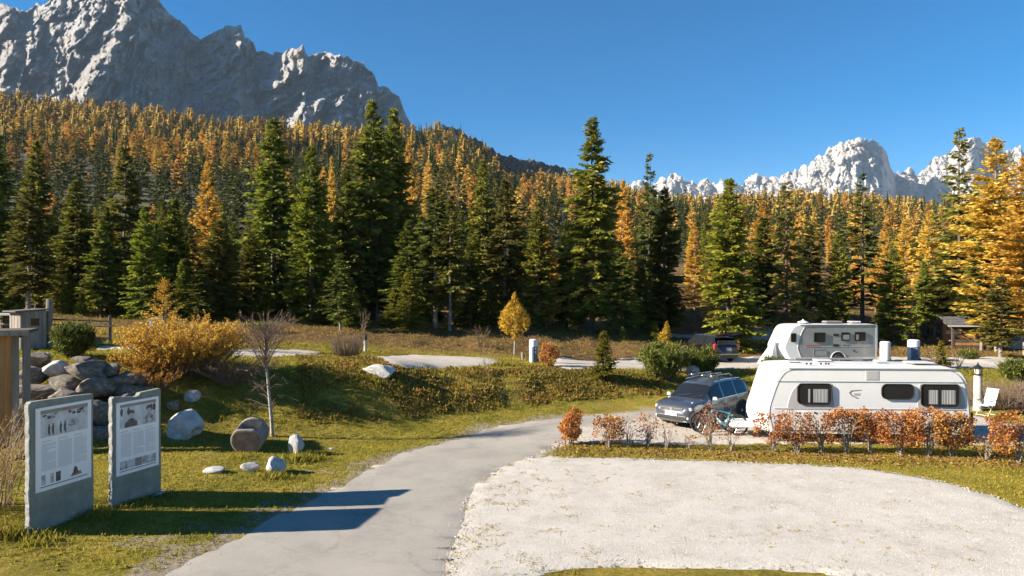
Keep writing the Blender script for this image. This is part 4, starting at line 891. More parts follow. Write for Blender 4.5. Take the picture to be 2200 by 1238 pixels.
p = ground_at(1450, 806); tag(rock('boulder', 512, (p.x + .9, p.y - .3, p.z + .22), (.75, .6, .7), 'pale_boulder'), 'white stone peeping out between the two rounded pine bushes', 'boulder', 'loose boulders on the grass')

# hollowed stone trough: a drum lying on its side, its upper back quarter cut out as a basin
p = ground_at(531, 972); tr = empty('stone_trough', (p.x, p.y + .3, p.z + .0), R(3), 'round stone drum hollowed out at the top, lying on the lawn', 'stone trough'); tr.rotation_euler = (R(14), 0, R(3))
r_ = .47; n = 40
def drum(y0, y1, a0=0.0, cut=None):
    prof = []
    for k in range(n):
        a = 2 * math.pi * k / n; x, z = r_ * math.cos(a) * 1.03, r_ * math.sin(a)
        if cut is not None: z = min(z, cut)
        prof.append((x, z))
    return prof
def slabY(mb, prof, y0, y1): mb.prism(prof, y1 - y0, Matrix.Translation((0, y1, r_)) @ FACE)
b = MB(); slabY(b, drum(0, 0, cut=r_ * .85), -.36, -.26); b.build('front_disc', M['trough'], tr, 40, .035, 3)
b = MB(); slabY(b, [(x * .89, z * .89) for x, z in drum(0, 0, cut=r_ * .80)], -.372, -.35); b.build('worn_face', M['trough_face'], tr, 40, .008)
b = MB(); slabY(b, drum(0, 0, cut=r_ * .12), -.26, .36); b.build('drum', M['trough'], tr, 40, .02)
b = MB(); slabY(b, drum(0, 0), .36, .48); b.build('back_rim', M['trough'], tr, 40, .035, 3)
for sx in (-1, 1):
    pr = [(sx * q[0], q[1]) for q in ((r_ * 1.02, .06), (r_ * .93, r_ * .44), (r_ * .80, r_ * .62), (r_ * .70, r_ * .72), (r_ * .60, .06))]
    b = MB(); slabY(b, pr if sx > 0 else pr[::-1], -.265, .365); b.build('side_rim', M['trough'], tr, None, .02)
b = MB().box((0, .05, r_ + .075), (r_ * 1.04, .61, .012)).build('basin_floor', M['trough_face'], tr)

# ------------------------------------------------------------------ shed, hut, fence post and rails on the left
sh = empty('plank_shed', at(34, 880, 21.4), R(27), 'brown plank shed with a flat overhanging roof at the picture edge', 'shed')
zt_ = (880 - 716) / F * 21.4
for k in range(11):
    MB().box((-.17 - k * .165, -.02 + (k % 2) * .012, zt_ / 2 - .6), (.155, .035, zt_ + 1.2)).build('plank', M['brown_wood'], sh)
for k in range(8): MB().box((.16, .22 + k * .165, zt_ / 2 - .6), (.035, .155, zt_ + 1.2)).build('plank', M['grey_wood'], sh)
MB().box((-.0, -.02, zt_ / 2 - .6), (.17, .10, zt_ + 1.2)).build('corner_post', M['grey_wood'], sh, bevel=.01)
MB().box((-.9, .7, zt_ - .1), (2.0, 1.3, .1)).build('inner_frame', M['dark_wood'], sh)
MB().box((-.95, .6, zt_ + .05), (2.65, 1.9, .10)).build('roof_board', M['dark_wood'], sh, bevel=.01)
MB().box((-.95, -.37, zt_ + .0), (2.70, .045, .14)).build('fascia', M['grey_wood'], sh, bevel=.008)
MB().box((-1.2, -.055, zt_ * .62), (.10, .02, .34)).build('notice', M['board_white'], sh)
p = ground_at(62, 748); hb = empty('wooden_hut', (p.x, p.y, p.z - .25), R(-33), 'small grey wooden box hut standing by the fence post', 'hut')
hh = (748 - 668) / F * p.y + .25
for k in range(6): MB().box((-.47 + k * .187, -.6 + .01 * (k % 2), hh / 2), (.18, .035, hh)).build('plank', M['grey_wood'], hb)
for k in range(6): MB().box((.6 + .01 * (k % 2), -.5 + k * .187, hh / 2), (.035, .18, hh)).build('plank', M['grey_wood'], hb)
MB().box((0, 0, hh + .03), (1.45, 1.45, .07)).build('roof_board', M['shingle'], hb, bevel=.01, rot=(R(4), 0, 0))
MB().box((.63, .02, hh * .74), (.03, .36, .36)).build('window', M['dark_glass'], hb)
MB().box((0, .05, hh / 2), (1.12, 1.08, hh - .04)).build('inner_wall', M['dark_wood'], hb)
p = ground_at(106, 745); P0 = Vector(p)
fe = empty('rail_fence', (p.x, p.y, p.z - .2), 0, 'rough rail fence with one thick crooked post beside the grey hut', 'fence')
hp = (745 - 643) / F * p.y + .2; MB().tube([(0, 0, 0), (.03, 0, hp * .25), (-.06, 0, hp * .42), (.0, 0, hp * .6), (.02, 0, hp)], [.15, .15, .13, .16, .15], 9).build('post', M['grey_wood'], fe, 40)
for k, zz in enumerate((.38, .68, 1.28, 1.55)):
    MB().tube([(-3.2, .3, zz + .08), (-1.2, .12, zz), (0, .06, zz + .03), (1.3, .5, zz - .02), (2.6, .9, zz - .1)], [.05, .055, .05, .045, .04], 6).build('rail', M['dark_wood' if k % 2 else 'grey_wood'], fe, 40)
for q in ((-3.1, .42), (2.5, 1.0)): MB().tube([(q[0], q[1], -.2), (q[0], q[1], 1.75)], [.09, .08], 7).build('post', M['dark_wood'], fe, 40)
p = ground_at(12, 742); lb = empty('open_shelter', (p.x, p.y + .5, p.z), R(3), 'low dark open shelter with a white roof edge beside the grey hut', 'shelter')
MB().box((-.3, .5, 1.52), (2.3, 1.6, .09)).build('roof_board', M['trim_light'], lb, bevel=.01)
for q in ((-1.3, -.2), (.7, -.2), (-1.3, 1.2), (.7, 1.2)): MB().box((q[0], q[1], .74), (.09, .09, 1.48)).build('post', M['dark_wood'], lb)
MB().box((-.3, 1.24, .75), (2.2, .05, 1.4)).build('back_board', M['dark_wood'], lb)
MB().box((-.3, -.2, .62), (2.1, .06, .10)).build('rail', M['trim_light'], lb)

# ------------------------------------------------------------------ service pillars, lamp, little posts
def pillar(px, py, hpx, wpx, label, rz, whole_white=False, blue_top=.70):
    p = ground_at(px, py); s = p.y / F; h = hpx * s; r = wpx * s / 2
    o = empty('service_pillar', (p.x, p.y, p.z - .05), rz, label, 'service pillar', 'service pillars beside the pitches')
    h += .05
    MB().lathe([(r * .94, 0), (r, .03), (r, h - .10), (r * .97, h - .04), (r * .75, h), (.01, h + .012)], 26).build('casing', M['pillar_white'], o, 35)
    # curved blue front panel, sockets and a dark flap at the foot
    b = MB(); v = []; f = []; n = 12; z0, z1 = .10, h * (blue_top if not whole_white else .30)
    for i in range(n + 1):
        a = R(-90) + R(-58 + 116 * i / n); v += [(1.02 * r * math.cos(a), 1.02 * r * math.sin(a), z0), (1.02 * r * math.cos(a), 1.02 * r * math.sin(a), z1), (.96 * r * math.cos(a), .96 * r * math.sin(a), z0), (.96 * r * math.cos(a), .96 * r * math.sin(a), z1)]
    for i in range(n):
        k = 4 * i; f += [(k, k + 4, k + 5, k + 1), (k + 1, k + 5, k + 7, k + 3), (k, k + 2, k + 6, k + 4)]
    f += [(0, 1, 3, 2), (4 * n, 4 * n + 2, 4 * n + 3, 4 * n + 1)]
    b.add(v, f).build('front_panel', M['pillar_blue'], o, 40)
    for zz in ((.32, .48) if whole_white else (.32, .48, .62)): MB().box((0, -r * 1.03, h * zz), (.12, .05, .10)).build('socket_cover', M['black_plastic'] if zz < .4 else M['trim_grey'], o, bevel=.01)
    MB().box((r * .5, -r * .93, h * .16), (.14, .08, .16)).build('tap_box', M['black_plastic'], o, bevel=.01)
    return o
pillar(336, 738, 55, 26, 'blue service pillar behind the golden willow, before the dark spruces', R(10), False, .93)
pillar(1146, 780, 51, 18, 'white and blue service pillar beside the orange beech bush', R(38))
pillar(1902, 789, 55, 21, 'white service pillar close to the tail of the rear caravan', R(45), True)
pillar(1963, 778, 48, 24, 'blue fronted service pillar standing alone beyond the white caravan roof', R(4))
p = ground_at(2101, 882); s = p.y / F; h = (882 - 806) * s
lp = empty('garden_lamp', p, R(20), 'stone column lamp with a black lantern behind the camping chair', 'lamp')
MB().lathe([(.19, -.1), (.185, .1), (.165, h * .6), (.155, h)], 18).build('column', M['lamp_post'], lp, 40)
MB().lathe([(.20, h), (.20, h + .04), (.14, h + .06)], 12).build('lantern_base', M['black_plastic'], lp, 30)
for k in range(6): MB().tube([(.13 * math.cos(k * 1.047), .13 * math.sin(k * 1.047), h + .05), (.16 * math.cos(k * 1.047), .16 * math.sin(k * 1.047), h + .30)], .012, 5).build('lantern_bar', M['black_plastic'], lp)
MB().lathe([(.115, h + .06), (.145, h + .29)], 12).build('lantern_glass', M['cream_metal'], lp, 30)
MB().lathe([(.24, h + .30), (.22, h + .32), (.08, h + .43), (.03, h + .47), (.035, h + .50), (.008, h + .58)], 12).build('lantern_roof', M['black_plastic'], lp, 30)
def peg(px, py, hpx, wpx, mat, label, cap=None):
    p = ground_at(px, py); s = p.y / F; h = hpx * s; r = wpx * s / 2
    o = empty('marker_post', (p.x, p.y, p.z - .1), 0, label, 'post', 'short posts beside the pitches')
    MB().tube([(0, 0, 0), (0, 0, h * .78)], [r, r], 10).build('shaft', M[mat], o, 40)
    MB().lathe([(r * 1.15, h * .78), (r * 1.2, h * .86), (r * .9, h + .1), (.01, h + .12)], 10).build('cap', M[cap or mat], o, 40)
peg(785, 756, 36, 7, 'lamp_post', 'thin pale post at the end of the upper path', 'black_plastic')
peg(1123, 774, 16, 6, 'grey_wood', 'stubby wooden post just left of the white and blue pillar')
peg(1164, 779, 14, 6, 'dark_wood', 'stubby dark post just right of the white and blue pillar')

# ------------------------------------------------------------------ camping chair
p = ground_at(2118, 893); ch = empty('camping_chair', p, R(112), 'pale blue folding camping chair on the grass behind the caravan', 'chair')
def bar(name, pts, r=.013, mat='cream_metal'): return MB().tube(pts, r, 6).build(name, M[mat], ch, 40)
for s_ in (-1, 1):
    bar('leg', [(s_ * .25, .26, 0), (s_ * .25, -.16, .62)]); bar('leg', [(s_ * .25, -.30, 0), (s_ * .25, .22, .44)])
    bar('back_post', [(s_ * .24, -.18, .42), (s_ * .24, -.48, 1.14)]); bar('armrest', [(s_ * .28, -.28, .66), (s_ * .28, .20, .63)], .02, 'black_plastic')
MB().box((0, .02, .44), (.47, .46, .03)).build('seat', M['chair_cloth'], ch, bevel=.012)
MB().box((0, 0, .37), (.46, .035, .74)).build('backrest', M['chair_cloth'], ch, bevel=.014, loc=(0, -.20, .44), rot=(R(22.6), 0, 0))
MB().box((0, -.03, .62), (.36, .05, .17)).build('headrest', M['chair_cloth'], ch, bevel=.02, loc=(0, -.17, .44), rot=(R(22.6), 0, 0))
bar('crossbar', [(-.25, .26, .04), (.25, .26, .04)]); bar('crossbar', [(-.25, -.30, .04), (.25, -.30, .04)])

# ------------------------------------------------------------------ vehicles
def wheel(parent, x, y, r, w, side, spokes=5):
    """upright wheel, axle along Y; side = +1 when the rim shows towards +Y"""
    T = Tm((x, y, r), rx=R(90))
    t = MB().lathe([(r * .62, -w / 2), (r * .93, -w / 2), (r, -w * .36), (r, w * .36), (r * .93, w / 2), (r * .62, w / 2)], 30, T).build('tyre', M['tyre'], None, 35)
    o = empty('wheel', (0, 0, 0)); o.parent = parent; t.parent = o
    b = MB(); zf = -side * w * .42
    b.torus(r * .60, r * .055, 30, 6, T @ Matrix.Translation((0, 0, zf)))
    b.lathe([(r * .14, -.02), (r * .14, .02)], 12, T @ Matrix.Translation((0, 0, zf)))
    for k in range(spokes):
        a = 2 * math.pi * k / spokes; b.box((r * .34, 0, 0), (r * .52, r * .17, .025), T @ Matrix.Translation((0, 0, zf)) @ Matrix.Rotation(a, 4, 'Z'))
    b.build('rim', M['alloy'], o, 35)
    MB().lathe([(r * .60, -w * .30), (r * .60, w * .30)], 20, T).build('brake_disc', M['black_plastic'], o, 35)
    return o
def suv(loc, rz, label, paint, open_boot=False, rack=False):
    o = empty('parked_car', loc, rz, label, 'car', 'parked cars')
    # local axes: x forward, z up
    ks = lambda tab, x: np.interp(x, [q[0] for q in tab], [q[1] for q in tab])
    xs = np.unique(np.r_[np.linspace(-2.36, 2.36, 63), [-1.95, -2.02, -1.05, -.98, -.02, .06, .98, .55, 1.28]])
    belt = [(-2.36, .98), (-1.9, 1.05), (-1, 1.03), (.9, .97), (1.25, .97), (1.9, .90), (2.2, .80), (2.36, .66)]
    crown = [(-2.36, 1.0), (-2.27, 1.12), (-2.02, 1.50), (-1.9, 1.585), (-1.5, 1.645), (-.6, 1.675), (.1, 1.65), (.48, 1.59), (.66, 1.50), (1.28, 1.06), (1.45, 1.03), (2.0, .965), (2.22, .90), (2.36, .72)]
    edge = [(-2.36, .99), (-2.27, 1.09), (-2.02, 1.46), (-1.9, 1.53), (-1.5, 1.58), (-.6, 1.60), (.1, 1.575), (.48, 1.52), (.66, 1.43), (1.28, 1.03), (1.45, .995), (2.0, .93), (2.22, .85), (2.36, .69)]
    hw = [(-2.36, .74), (-2.2, .86), (-1.8, .915), (0, .925), (1.6, .915), (2.1, .86), (2.28, .74), (2.36, .58)]
    hr = [(-2.36, .68), (-2.2, .76), (-1.9, .64), (0, .66), (.5, .64), (1.28, .76), (1.6, .82), (2.1, .78), (2.28, .68), (2.36, .54)]
    WX = (-1.40, 1.42); rw = .36; ra = .42
    def low(x):
        z = .24 + (.14 * max(0, (abs(x) - 2.0) / .36))
        for w in WX:
            d = abs(x - w)
            if d < ra: z = max(z, .36 + math.sqrt(ra * ra - d * d))
        return z
    prof = []
    for x in xs:
        zl = low(x); zb = float(ks(belt, x)); zm = max(.62, zl + .02); h = float(ks(hw, x)); e = float(ks(edge, x)); c_ = float(ks(crown, x)); g = float(ks(hr, x))
        e = max(e, zb + .005)
        prof.append([(0, .26), (h * .80, .26), (h * .97, zl), (h * 1.0, zm), (h * 1.0, (zm + zb) / 2 + .02), (h * .965, zb), (g, e), (g * .80, c_ - .018), (0, c_)])
    n = len(prof[0])
    body = MB(); wind = MB(); rear = MB(); sideg = {-1: {}, 1: {}}
    for s_ in (-1, 1):
        V = [(x, s_ * y, z) for x, p in zip(xs, prof) for y, z in p]
        fb = []; fw = []; fr = []; fs = {}
        for i in range(len(xs) - 1):
            xm = (xs[i] + xs[i + 1]) / 2
            for k in range(n - 1):
                q = (i * n + k, (i + 1) * n + k, (i + 1) * n + k + 1, i * n + k + 1)
                if s_ > 0: q = q[::-1]
                tgt = fb
                if k in (6, 7) and .60 < xm < 1.27: tgt = fw
                elif k in (6, 7) and -2.27 < xm < -2.02: tgt = fr
                elif k == 5 and -1.93 < xm < .97 and not (-1.05 < xm < -.98 or -.02 < xm < .06):
                    tgt = fs.setdefault(0 if xm < -1.02 else 1 if xm < .02 else 2, [])
                tgt.append(q)
        body.add(V, fb)
        for mb, f in ((wind, fw), (rear, fr)):
            mb.add(V, f)
        for k, f in fs.items(): sideg[s_][k] = MB().add(V, f)
    for i in (0, len(xs) - 1):
        pts = [(xs[i], y, z) for y, z in prof[i]] + [(xs[i], -y, z) for y, z in prof[i][::-1][1:-1]]
        body.add(pts, [tuple(range(len(pts))) if i else tuple(range(len(pts)))[::-1]])
    def finish(mb, name, mat, par=o, sm=38):
        ob = mb.build(name, mat, par, sm); bm = bmesh.new(); bm.from_mesh(ob.data); bmesh.ops.remove_doubles(bm, verts=bm.verts, dist=.0004)
        loose = [v for v in bm.verts if not v.link_faces]; bmesh.ops.delete(bm, geom=loose, context='VERTS'); bmesh.ops.recalc_face_normals(bm, faces=bm.faces); bm.to_mesh(ob.data); bm.free()
        if sm: ob.data.polygons.foreach_set('use_smooth', np.ones(len(ob.data.polygons), bool)); ob.data.set_sharp_from_angle(angle=R(sm))
        return ob
    finish(body, 'body', paint); finish(wind, 'windscreen', M['dark_glass'])
    if not open_boot: finish(rear, 'rear_window', M['dark_glass'])
    for s_ in (-1, 1):
        for k, mb in sideg[s_].items(): finish(mb, 'side_window', M['dark_glass'])
        # chrome line under the windows, door seams, handles, mirror, sill cladding, arches
        MB().tube([(-1.93, s_ * .90, 1.055), (-1, s_ * .905, 1.04), (.95, s_ * .905, .985)], .010, 5).build('window_trim', M['chrome'], o, 40)
        MB().tube([(-1.6, s_ * .66, 1.655), (-.6, s_ * .675, 1.69), (.3, s_ * .66, 1.65)], .018, 6).build('roof_rail', M['chrome'] if rack else M['black_plastic'], o, 40)
        for x in (-.98, .03, .98): MB().tube([(x, s_ * .927, .34), (x + .01, s_ * .931, .66), (x, s_ * .906, .97)], .006, 4).build('door_seam', M['black_plastic'], o)
        for x in (-.78, .22): MB().box((x, s_ * .938, .88), (.19, .03, .035)).build('door_handle', paint, o, bevel=.01)
        m_ = MB().box((.93, s_ * 1.03, 1.07), (.10, .19, .125), taper=.86).build('mirror', M['trim_light'] if rack else paint, o, bevel=.035, seg=3)
        MB().box((.02, s_ * .915, .295), (1.98, .05, .11)).build('sill', M['black_plastic'], o, bevel=.015)
        for w in WX:
            arc = [(w + (ra + .015) * math.cos(a), s_ * .915, .36 + (ra + .015) * math.sin(a)) for a in np.linspace(R(-8), R(188), 15)]
            MB().tube(arc, .034, 6).build('wheel_arch', M['black_plastic'], o, 40)
            wheel(o, w, s_ * .80, rw, .23, s_)
        MB().box((2.15, s_ * .655, .765), (.25, .30, .12), Matrix.Identity(4), .82).build('headlight', M['lamp_glass'], o, bevel=.03)
        MB().box((2.31, s_ * .60, .42), (.07, .24, .08)).build('fog_lamp', M['lamp_glass'], o, bevel=.015)
        MB().box((-2.21, s_ * .76, .96 if not open_boot else .98), (.16, .26, .22 if not open_boot else .34)).build('tail_lamp', M['tail_red'], o, bevel=.03)
    MB().box((0, 0, .33), (4.1, 1.3, .14)).build('underbody', M['black_plastic'], o)
    for w in WX: MB().box((w, 0, .52), (.80, 1.40, .46)).build('wheel_housing', M['black_plastic'], o)
    MB().box((2.335, 0, .715), (.06, 1.0, .13)).build('grille', M['black_plastic'], o, bevel=.01)
    for zz in (.675, .715, .755): MB().box((2.368, 0, zz), (.012, .98, .014)).build('grille_bar', M['chrome'], o)
    MB().lathe([(.065, 0), (.065, .015)], 18, Tm((2.372, 0, .735), ry=R(90))).build('badge', M['chrome'], o)
    MB().box((2.35, 0, .42), (.05, 1.3, .16)).build('bumper_intake', M['black_plastic'], o, bevel=.02)
    MB().box((2.335, 0, .30), (.05, 1.35, .035)).build('bumper_trim', M['trim_grey'], o, bevel=.01)
    MB().box((2.385, 0, .535), (.012, .52, .11)).build('number_plate', M['white_paint'], o, bevel=.003)
    MB().box((-2.36, 0, .42), (.06, 1.5, .20)).build('rear_bumper', M['black_plastic'], o, bevel=.02)
    MB().box((-2.385, 0, .52), (.05, 1.45, .05)).build('bumper_trim', M['chrome'], o, bevel=.01)
    MB().tube([(1.30, -.5, 1.075), (1.12, .1, 1.185)], .012, 5).build('wiper', M['black_plastic'], o); MB().tube([(1.30, .15, 1.075), (1.12, .62, 1.175)], .012, 5).build('wiper', M['black_plastic'], o)
    if rack:
        for x in (-1.05, .05):
            MB().tube([(x, -.70, 1.67), (x, -.66, 1.79), (x, .66, 1.79), (x, .70, 1.67)], .022, 6).build('roof_bar', M['black_plastic'], o, 40)
        for y in (-.42, .05, .45):
            MB().box((-.5, y, 1.835), (1.5, .05, .03)).build('bike_rail', M['alloy'], o, bevel=.006)
            MB().tube([(-.1, y + .05, 1.84), (.12, y + .06, 1.93), (.4, y + .03, 1.86)], .016, 6).build('clamp_arm', M['black_plastic'], o, 40)
    if open_boot:
        MB().box((-2.26, 0, 1.02), (.05, 1.28, .70)).build('boot_shade_panel', M['black_plastic'], o)  # black panel paints in the shade inside the open boot
        for q, d_, mt in (((-2.31, -.1, .82), (.10, .42, .26), 'trim_light'), ((-2.30, .34, .78), (.08, .34, .18), 'tarp'), ((-2.31, -.46, .80), (.09, .22, .22), 'dark_wood')): MB().box(q, d_).build('luggage', M[mt], o, bevel=.03)
        tg = empty('tailgate', (-1.93, 0, 1.60), 0); tg.parent = o; tg.rotation_euler = (0, R(12), 0)
        MB().box((-.55, 0, .06), (1.05, 1.30, .07)).build('door_skin', paint, tg, bevel=.03); MB().box((-.42, 0, .105), (.55, 1.14, .03)).build('glass', M['dark_glass'], tg, bevel=.01)
        MB().box((-.55, 0, .015), (.95, 1.16, .03)).build('lining', M['black_plastic'], tg)
    return o
cx, cyy = 7.76, 27.6
suv((cx, cyy, zgs(cx, cyy) + .03), math.atan2(-.69, -.72), 'blue grey estate car with bike rails on its roof before the white caravan', M['car_grey'], rack=True)
p = ground_at(1560, 781); dkx, dky = p.x - .6, p.y + 2.1
suv((dkx, dky, zgs(dkx, dky) + .05), math.atan2(.96, -.27), 'dark red car with its boot standing open on the far gravel pitch', M['car_red'], open_boot=True)

def rrect(x0, z0, x1, z1, r=.1, n=5):
    out = []
    for cx_, cz_, a0 in ((x1 - r, z0 + r, -90), (x1 - r, z1 - r, 0), (x0 + r, z1 - r, 90), (x0 + r, z0 + r, 180)):
        out += [(cx_ + r * math.cos(R(a0 + 90 * k / n)), cz_ + r * math.sin(R(a0 + 90 * k / n))) for k in range(n + 1)]
    return out
def onwall(poly, y, th): return MB().prism(poly, th, Matrix.Translation((0, y, 0)) @ FACE)   # stands proud of the wall towards -Y by th
def caravan_window(o, x0, z0, x1, z1, r, sides=(1,), curt=None, mid=False):
    w = onwall(rrect(x0, z0, x1, z1, r), 0, .035).build('window', M['pane'], o, bevel=.006, seg=1)
    rim = MB(); a = rrect(x0, z0, x1, z1, r); P = [(x, -.036, z) for x, z in a] + [(a[0][0], -.036, a[0][1])]; rim.tube(P, .018, 5).build('frame', M['black_plastic'], w, 40)
    if curt:
        for cx0, cx1 in curt:
            v = []; f = []; k = 16
            for i in range(k + 1):
                x = cx0 + (cx1 - cx0) * i / k; y = -.0365 - .004 * (1 + math.sin(i * 1.9)); v += [(x, y, z0 + .06), (x, y, z1 - (z1 - z0) * .26)]
            f = [(2 * i, 2 * i + 2, 2 * i + 3, 2 * i + 1) for i in range(k)]
            MB().add(v, f).build('curtain', M['curtain'], w, 60)
    if mid: MB().box(((x0 + x1) / 2, -.037, (z0 + z1) / 2), (.03, .01, z1 - z0 - .04)).build('catch_bar', M['black_plastic'], w)
    return w
def rounded(pts, r=.25, n=6):
    out = []; k = len(pts)
    for i in range(k):
        p0, p, p1 = Vector(pts[i - 1]), Vector(pts[i][:2]), Vector(pts[(i + 1) % k][:2]); p0 = Vector(p0[:2]); p1 = Vector(p1[:2])
        rr = pts[i][2] if len(pts[i]) > 2 else r
        a = p + (p0 - p).normalized() * min(rr, (p0 - p).length * .45); b = p + (p1 - p).normalized() * min(rr, (p1 - p).length * .45)
        for t in np.linspace(0, 1, n): out.append(tuple(a * (1 - t) ** 2 + p * 2 * t * (1 - t) + b * t * t))
    return out
Wc = 2.3
def caravan(loc, rz, label, outline, wall_poly, wall_mat, line_z=None):
    o = empty('caravan', loc, rz, label, 'caravan', 'parked caravans')
    sh_ = MB(); n = len(outline); us = np.linspace(-1, 1, 13); v = []; f = []      # nose bowed in plan, roof slightly cambered
    for u in us:
        for x, z in outline:
            v.append((x + .27 * abs(u) ** 3 * float(ss(1.3, .1, x)) - .10 * abs(u) ** 4 * float(ss(6.9, 7.5, x)), Wc / 2 * (1 + u), z - .045 * u * u * float(ss(2.2, 2.6, z))))
    for j in range(len(us) - 1):
        for i in range(n): f.append((j * n + i, j * n + (i + 1) % n, (j + 1) * n + (i + 1) % n, (j + 1) * n + i))
    f += [tuple(range(n))[::-1], tuple(range((len(us) - 1) * n, len(us) * n))]
    b_ = sh_.add(v, f).build('shell', M['caravan_white'], o, 40); bm = bmesh.new(); bm.from_mesh(b_.data); bmesh.ops.recalc_face_normals(bm, faces=bm.faces); bm.to_mesh(b_.data); bm.free()
    bv = b_.modifiers.new('bevel', 'BEVEL'); bv.width = .05; bv.segments = 3; bv.limit_method = 'ANGLE'; bv.angle_limit = R(60)
    onwall(wall_poly, 0.0, .012).build('side_wall', wall_mat, o, bevel=.004, seg=1)
    return o
# near caravan: local x along its length from the nose, y away from the camera
p0 = gp(1627, 951); cl = (p0[0], p0[1], .03)
OUT = rounded([(.34, .30, .1), (7.55, .30, .12), (7.66, .95, .3), (7.50, 2.20, .5), (7.1, 2.62, .4), (1.1, 2.66, .5), (.68, 2.56, .35), (.08, .98, .25), (.12, .62, .2)], n=7)
WALL = rounded([(.56, .42, .08), (7.40, .42, .08), (7.50, 1.0, .3), (7.34, 2.12, .5), (6.9, 2.515, .45), (1.15, 2.515, .55), (.80, 2.20, .4), (.40, 1.1, .3)], n=7)
ca = caravan(cl, R(-3), 'long white caravan with three dark side windows behind the copper beech hedge', OUT, WALL, M['caravan_white']); ca.scale = (.945, 1, 1)
# dark joint round the side wall, a light trim rail above, waist line
J = [(x, -.012, z) for x, z in WALL]; MB().tube(J[:] + [J[0]], .010, 5).build('wall_joint', M['trim_grey'], ca, 40)
MB().box((4.05, -.02, 2.545), (5.9, .05, .045)).build('awning_rail', M['trim_light'], ca, bevel=.008)
MB().box((4.0, -.016, 2.085), (6.55, .016, .024)).build('trim_line', M['trim_grey'], ca)
MB().box((3.98, -.016, 1.16), (6.75, .018, .03)).build('trim_line', M['trim_light'], ca)
onwall(rounded([(1.05, 1.17, .12), (2.75, 1.17, .2), (2.66, 2.04, .1), (1.50, 2.04, .3), (1.22, 1.75, .25)]), -.012, .012).build('window_surround', M['panel_beige'], ca, bevel=.003, seg=1)
onwall(rounded([(5.66, 1.17, .2), (7.36, 1.17, .12), (7.30, 1.7, .25), (7.12, 2.02, .2), (5.74, 2.04, .1)]), -.012, .012).build('window_surround', M['panel_beige'], ca, bevel=.003, seg=1)
for a in ((1.42, 1.32, 2.64, 2.02, .16, (1,), [(1.80, 1.87), (1.98, 2.5)]), (4.40, 1.52, 5.54, 2.02, .18, (1,), None), (5.78, 1.29, 7.13, 2.02, .12, (1,), [(6.05, 6.38), (6.50, 6.98)], True)):
    w = caravan_window(ca, *a); w.location.y = -.022
onwall(rrect(3.86, 2.14, 4.32, 2.49, .02), -.012, .008).build('vent_panel', M['trim_light'], ca, bevel=.003, seg=1)
for k in range(3): onwall(rrect(3.90, 2.18 + k * .10, 4.28, 2.25 + k * .10, .01), -.020, .004).build('vent_slot', M['panel_beige'], ca)
# slanted arrow-like mark
onwall([(3.26, 1.715), (3.34, 1.795), (3.70, 1.825), (3.70, 1.80), (3.38, 1.765), (3.31, 1.71), (3.40, 1.62), (3.62, 1.53), (3.54, 1.515), (3.36, 1.60)], -.012, .006).build('emblem', M['trim_grey'], ca)
for z_ in (1.66, 1.69): onwall([(3.42, z_), (3.66, z_ + .01), (3.66, z_ + .022), (3.42, z_ + .012)], -.012, .006).build('emblem', M['trim_light'], ca)
for k in range(8): onwall(rrect(3.46 + k * .026, 1.626, 3.478 + k * .026, 1.648, .002, 1), -.012, .005).build('emblem', M['trim_grey'], ca)
onwall(rrect(.95, .50, 1.85, 1.06, .06), -.012, .012).build('locker_flap', M['caravan_white'], ca, bevel=.004, seg=1); onwall(rrect(5.2, .50, 6.2, 1.02, .06), -.012, .012).build('locker_flap', M['caravan_white'], ca, bevel=.004, seg=1)
MB().lathe([(.035, 0), (.035, .02)], 10, Tm((2.05, -.012, 1.02), rx=R(90))).build('lock', M['black_plastic'], ca)
arch = MB(); arch.tube([(3.93 + .47 * math.cos(a), -.022, .36 + .47 * math.sin(a)) for a in np.linspace(0, math.pi, 15)], .03, 6); arch.build('wheel_arch', M['trim_light'], ca, 40)
onwall([(3.93 + .45 * math.cos(a), .36 + .45 * math.sin(a)) for a in np.linspace(R(-8), R(188), 17)], -.012, .008).build('wheel_housing', M['black_plastic'], ca)
wheel(ca, 3.93, -.03, .335, .2, -1, 7)
wheel(ca, 3.93, Wc - .12, .335, .2, 1, 7)
MB().box((4, Wc / 2, .27), (6.6, 1.9, .08)).build('chassis', M['black_plastic'], ca)
for x in (.9, 6.9):
    for y in (.25, Wc - .25): MB().tube([(x, y, .3), (x + .1, y, 0)], .03, 6).build('corner_steady', M['trim_grey'], ca)
for sy in (-.5, .5): MB().tube([(.7, Wc / 2 + sy, .36), (-.75, Wc / 2 + sy * .08, .40)], .045, 6).build('drawbar', M['trim_light'], ca, 40)
MB().tube([(-.70, Wc / 2, .40), (-1.15, Wc / 2, .44)], [.06, .05], 8).build('coupling', M['trim_light'], ca, 40)
MB().box((-.18, Wc / 2, .45), (1.15, 1.15, .16), taper=.8).build('drawbar_cover', M['caravan_white'], ca, bevel=.05)
MB().tube([(-.55, Wc / 2 + .12, .02), (-.55, Wc / 2 + .12, .72)], .03, 8).build('jockey_leg', M['alloy'], ca, 40)
MB().torus(.09, .035, 16, 6, Tm((-.55, Wc / 2 + .12, .125), rx=R(90))).build('jockey_wheel', M['tyre'], ca, 40)
for a, b_, w_, h_ in ((1.6, .9, .4, .04), (2.9, 1.4, .6, .06), (4.9, 1.1, .4, .05), (6.2, .85, .9, .04)): MB().box((a, b_, 2.68 + h_ / 2), (w_, w_ * .8, h_), taper=.85).build('roof_hatch', M['caravan_white' if h_ > .06 else 'trim_light'], ca, bevel=.02)
for x in (1.83, 1.98, 2.34, 2.52, 2.62): MB().box((x, .16, 2.69), (.07, .07, .06), taper=.7).build('roof_fitting', M['black_plastic'], ca, bevel=.01)
